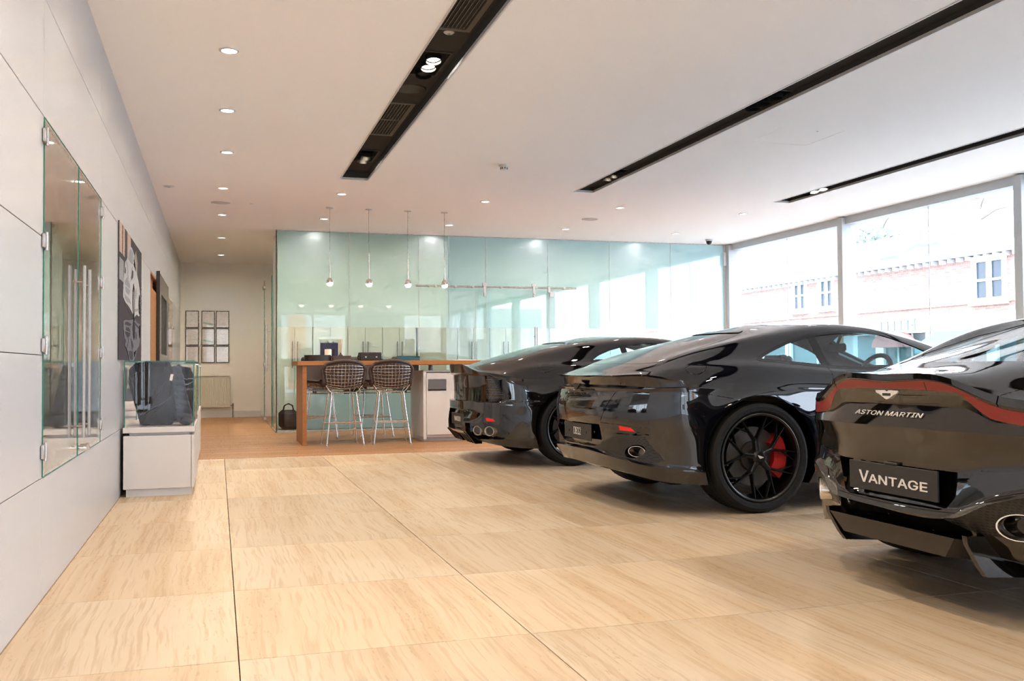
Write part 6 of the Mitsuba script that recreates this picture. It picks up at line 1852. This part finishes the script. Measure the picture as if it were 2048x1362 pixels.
# ---- the nearest car: black, seen from behind
def build_near():
    base = [(0, 0), (.022, .34), (.065, .49), (.14, .67), (.25, .81), (.50, .905), (.85, .965), (1.4, .955), (2.0, .93), (2.8, .935), (3.55, .96), (4.05, .87), (4.33, .58), (4.42, .3), (4.44, 0)]
    sh = [(.11, 0, .916), (.13, .33, .906), (.18, .48, .868), (.26, .64, .850), (.39, .755, .866), (.62, .822, .892), (.85, .862, .900), (1.35, .855, .878), (1.95, .848, .868), (2.75, .855, .86), (3.5, .86, .84), (3.95, .74, .755), (4.18, .50, .70), (4.28, .25, .69), (4.30, 0, .69)]
    belt = [(.26, 0, .934), (.27, .28, .931), (.31, .43, .921), (.40, .56, .917), (.54, .65, .930), (.72, .735, .944), (.92, .768, .948), (1.35, .785, .930), (1.95, .785, .90), (2.55, .78, .895), (2.82, .70, .90), (2.92, .5, .915), (2.97, .3, .925), (2.99, .15, .93), (3.0, 0, .93)]
    hood = [tuple((np.array(a) + np.array(b)) / 2) for a, b in zip(sh[:10], belt[:10])] + [(3.3, .74, .875), (3.55, .56, .862), (3.7, .36, .858), (3.75, .18, .862), (3.77, 0, .863)]
    rail = [(.50, 0, .985), (.51, .22, .985), (.545, .37, .983), (.63, .485, 1.005), (.76, .56, 1.042), (.92, .605, 1.072), (1.08, .635, 1.083), (1.4, .668, 1.062), (1.9, .685, 1.035), (2.3, .68, 1.0), (2.53, .60, 1.01), (2.63, .45, 1.025), (2.67, .30, 1.035), (2.69, .15, 1.04), (2.70, 0, 1.04)]
    cant = [(.86, 0, 1.075), (.86, .20, 1.075), (.88, .35, 1.073), (.94, .46, 1.095), (1.03, .515, 1.128), (1.15, .543, 1.150), (1.28, .558, 1.165), (1.50, .575, 1.182), (1.85, .575, 1.177), (2.12, .56, 1.143), (2.28, .49, 1.13), (2.36, .38, 1.138), (2.39, .25, 1.146), (2.41, .12, 1.15), (2.41, 0, 1.15)]
    roof = [(1.17, 0, 1.165), (1.17, .13, 1.165), (1.18, .23, 1.164), (1.21, .31, 1.170), (1.27, .355, 1.182), (1.34, .37, 1.196), (1.42, .376, 1.208), (1.56, .376, 1.222), (1.77, .37, 1.220), (1.95, .34, 1.206), (2.06, .28, 1.198), (2.11, .21, 1.198), (2.13, .14, 1.20), (2.14, .07, 1.2), (2.14, 0, 1.2)]
    sx = [1.40, 1.403, 1.41, 1.43, 1.46, 1.5, 1.55, 1.62, 1.71, 1.78, 1.83, 1.86, 1.875, 1.885, 1.89]
    spine = [(s, 0, 1.242 - 0.12 * (s - 1.66) ** 2) for s in sx]
    rings = [
        ('floor', False, {0: .19, 3: .19, 5: .17, 14: .17}, {0: .34, 3: .24, 5: .18, 11: .18, 14: .15}),
        ('bottom', True, {0: .25, 2: .245, 3: .225, 4: .20, 6: .18, 14: .18}, {0: .13, 2: .11, 3: .07, 4: .03, 5: .02, 14: .04}),
        ('under', False, {0: .315, 1: .317, 2: .33, 3: .335, 4: .33, 5: .32, 14: .28}, {0: .05, 2: .045, 3: .03, 4: .012, 5: .005, 14: 0}),
        ('flange~', True, {0: .378, 1: .385, 2: .455, 3: .500, 4: .485, 5: .455, 6: .43, 14: .38}, {0: -.012, 1: -.012, 2: -.010, 3: -.006, 4: 0, 14: 0}),
        ('over_flange~', True, {0: .398, 1: .408, 2: .480, 3: .522, 4: .505, 5: .470, 6: .44, 14: .39}, {0: .012, 1: .012, 2: .016, 3: .012, 4: .004, 5: .001, 14: 0}),
        ('under_crease', False, {0: .555, 1: .56, 2: .58, 3: .59, 4: .58, 5: .56, 14: .45}, {0: .038, 2: .034, 3: .022, 4: .008, 5: .001, 14: 0}),
        ('crease', True, {0: .702, 2: .698, 3: .69, 4: .68, 6: .67, 14: .52}, {0: 0, 3: 0, 14: .005}),
        ('shelf~', True, {0: .788, 1: .786, 2: .742, 3: .722, 4: .735, 5: .735, 8: .72, 14: .56}, {0: .052, 1: .050, 2: .028, 3: .012, 4: .008, 5: .010, 14: .02}),
        ('lamp_low~', True, {0: .852, 1: .843, 2: .748, 3: .727, 4: .742, 5: .743, 8: .74, 14: .575}, {0: .018, 1: .018, 2: .022, 3: .008, 4: .009, 5: .012, 14: .025}),
        ('lamp_top', True, {0: .877, 1: .866, 2: .800, 3: .775, 4: .772, 5: .765, 8: .76, 14: .59}, {0: .008, 1: .008, 2: .010, 3: .008, 4: .012, 5: .017, 14: .03}),
        ('lip_under', True, {0: .884, 1: .873, 2: .812, 3: .787, 4: .784, 5: .777, 8: .77, 14: .60}, {0: .0, 1: .0, 2: .0, 3: .004, 4: .014, 5: .020, 14: .035}),
        ('lip', True, {0: .908, 1: .894, 2: .840, 3: .815, 4: .808, 5: .803, 8: .80, 14: .62}, {0: 0, 1: 0, 2: .004, 3: .012, 4: .024, 5: .032, 14: .05}),
        ('shoulder', False, sh, None), ('hood', False, hood, None), ('belt', False, belt, None), ('rail', False, rail, None), ('cant', False, cant, None), ('roof', False, roof, None), ('spine', True, spine, None)]
    return Car(2.55, 3.24, base, rings, 0.85, 2.704), base


car, base = build_near()
car.key = thing('car_002') if False else thing('car'); car.paint = 'paint_black'
tag(car.key, 'black coupe nearest the viewer, with a full width red tail lamp band', 'car')
dlo = Polygon([(.98, .962), (1.10, 1.01), (1.27, 1.078), (1.45, 1.128), (1.60, 1.150), (1.75, 1.156), (1.90, 1.148), (2.03, 1.120), (2.2, 1.062), (2.36, .995), (2.46, .94), (2.38, .91), (2.0, .905), (1.70, .918), (1.45, .93), (1.2, .945)])
rw = Polygon([(.415, .43), (.365, .20), (.350, 0), (.365, -.20), (.415, -.43), (.60, -.475), (.90, -.455), (1.10, -.36), (1.165, -.22), (1.175, 0), (1.165, .22), (1.10, .36), (.90, .455), (.60, .475)]).buffer(0.02).buffer(-0.02)
body = glaze(car, dlo, (1.46, 1.44), rear_poly=rw, cabin_box=(1.15, 2.85), extra=box(.44, 1.16, -.62, .62, .875, 1.4))
rec = Polygon([(.395, .548), (-.395, .548), (-.30, .415), (-.265, .402), (.265, .402), (.30, .415)])
body = body - car.pocket(car.tailp(rec, b=0.45), 0.035)
shut = line_of([(-.515, .90), (-.508, .82), (-.50, .74)], 0.004)
body = body - car.pocket(car.tailp(shut, b=0.4, both=True), 0.010)
gap2 = line_of([(-.42, .561), (-.62, .575), (-.80, .60)], 0.004)
body = body - car.pocket(car.tailp(gap2, b=0.6, both=True), 0.006)
hand = Polygon([(.62, .70), (.74, .72), (.80, .755), (.72, .775), (.64, .76)])
hole = ellipse(-.585, .382, .080, .046, ang=-6)
body = body - car.tailp(hole.union(affinity.scale(hole, -1, 1, origin=(0, 0))), b=0.6)
door_gap = line_of([(1.42, .93), (1.38, .75), (1.44, .45), (1.54, .25)], 0.004).union(line_of([(2.6, .90), (2.65, .6), (2.55, .25)], 0.004))
body = body - (car.sidep(door_gap) ^ (car.outer - car.solid(-0.008)))
body = arches(car, body)
car.put('body', body, 'paint_black')
ins = Polygon([(-.31, .376), (-.38, .425), (-.46, .452), (-.60, .486), (-.72, .482), (-.78, .42), (-.74, .335), (-.56, .328), (-.40, .335)]).difference(hole.buffer(0.004))
for p in (ins, affinity.scale(ins, -1, 1, origin=(0, 0))):
    tag(car.put('exhaust_surround', car.layer(car.tailp(p, b=0.6), 0.0012), 'perforated_black'), 'perforated black panel round the exhaust')
lampk = car.put('tail_lamp', car.patch(8.0, 9.0, 0.0, 4.35, 0.0012, 0.005), 'lens_red', smooth=25)
tag(lampk, 'red tail lamp band dropping at both ends')
for t in (-.212, .36):
    car.put('lamp_joint', car.layer(car.tailp(line_of([(t, .80), (t, .90)], 0.003), b=0.3), 0.0022) ^ man(box(-.1, .3, -.6, .6, .846, .879)), 'satin_black', lampk)
tag(car.put('winged_badge', prism(affinity.translate(wings(0.135, 0.037), 0.01, .826), 'x', 0.020, 0.042), 'letter_silver'), 'silver winged badge')
car.put('badge_plate', box(0.0185, 0.0202, -.014, .034, .822, .832), 'plate_dark', smooth=False)
tail_text('ASTON MARTIN', 0.0195, 0.02, .741, 0.0215, car, 'letter_silver', 'boot_lettering', lean=0.25, depth=0.003, width=0.40, slope=0.12, rake=28)
pl = car.put('number_plate', box(0.024, 0.034, -.262, .262, .428, .545, 0.002), 'plate_dark', smooth=False)
tag(pl, 'dark show plate with silver lettering')
tail_text('V', 0.047, .163, .461, 0.0232, car, 'letter_silver', 'plate_lettering', depth=0.0015, bold=True, parent=pl, width=0.062)
tail_text('ANTAGE', 0.034, -.038, .462, 0.0232, car, 'letter_silver', 'plate_lettering', depth=0.0015, bold=True, parent=pl, width=0.345)
car.put('plate_lamp', box(0.022, 0.04, -.04, .04, .5455, .556, 0.003), 'satin_black', smooth=False)
exhaust(car, .095, -.575, .380, .074, .045, 33, 0, 'chrome_warm', 'gloss_black'); exhaust(car, .095, .575, .380, .074, .045, -33, 0, 'chrome_warm', 'gloss_black')
# diffuser: a shaped tray with two deep side fins
tray = prism(Polygon([(-.40, .318), (.40, .318), (.44, .300), (.44, .285), (-.44, .285), (-.44, .300)]), 'x', 0.03, 0.50)
tray2 = cat(trimesh.convex.convex_hull(np.array([(0.00, -.37, .315), (0.00, .37, .315), (0.02, -.30, .235), (0.02, .30, .235), (0.45, -.36, .24), (0.45, .36, .24), (0.45, -.30, .17), (0.45, .30, .17)])))
car.put('diffuser', tray2, 'gloss_black', smooth=25)
for sg in (-1, 1):
    fin = prism(Polygon([(0.012, .330), (0.018, .300), (0.07, .215), (0.10, .178), (0.50, .15), (0.50, .30)]), 'y', sg * .405 - .012, sg * .405 + .012)
    car.put('diffuser_fin', fin, 'gloss_black', smooth=25)
    rf = Polygon([(sg * .70, .46), (sg * .78, .47), (sg * .785, .445), (sg * .705, .44)])
    tag(car.put('reflector', car.layer(car.tailp(rf, b=0.7), 0.002), 'reflector_red'), 'red rear reflector')
cabin(car, dict(seat=1.45, dash=2.22, mir=2.02))
door_mirror(car, 2.18, 0.97)
common_parts(car)
wheels(car, 0.950, 'caliper_grey')
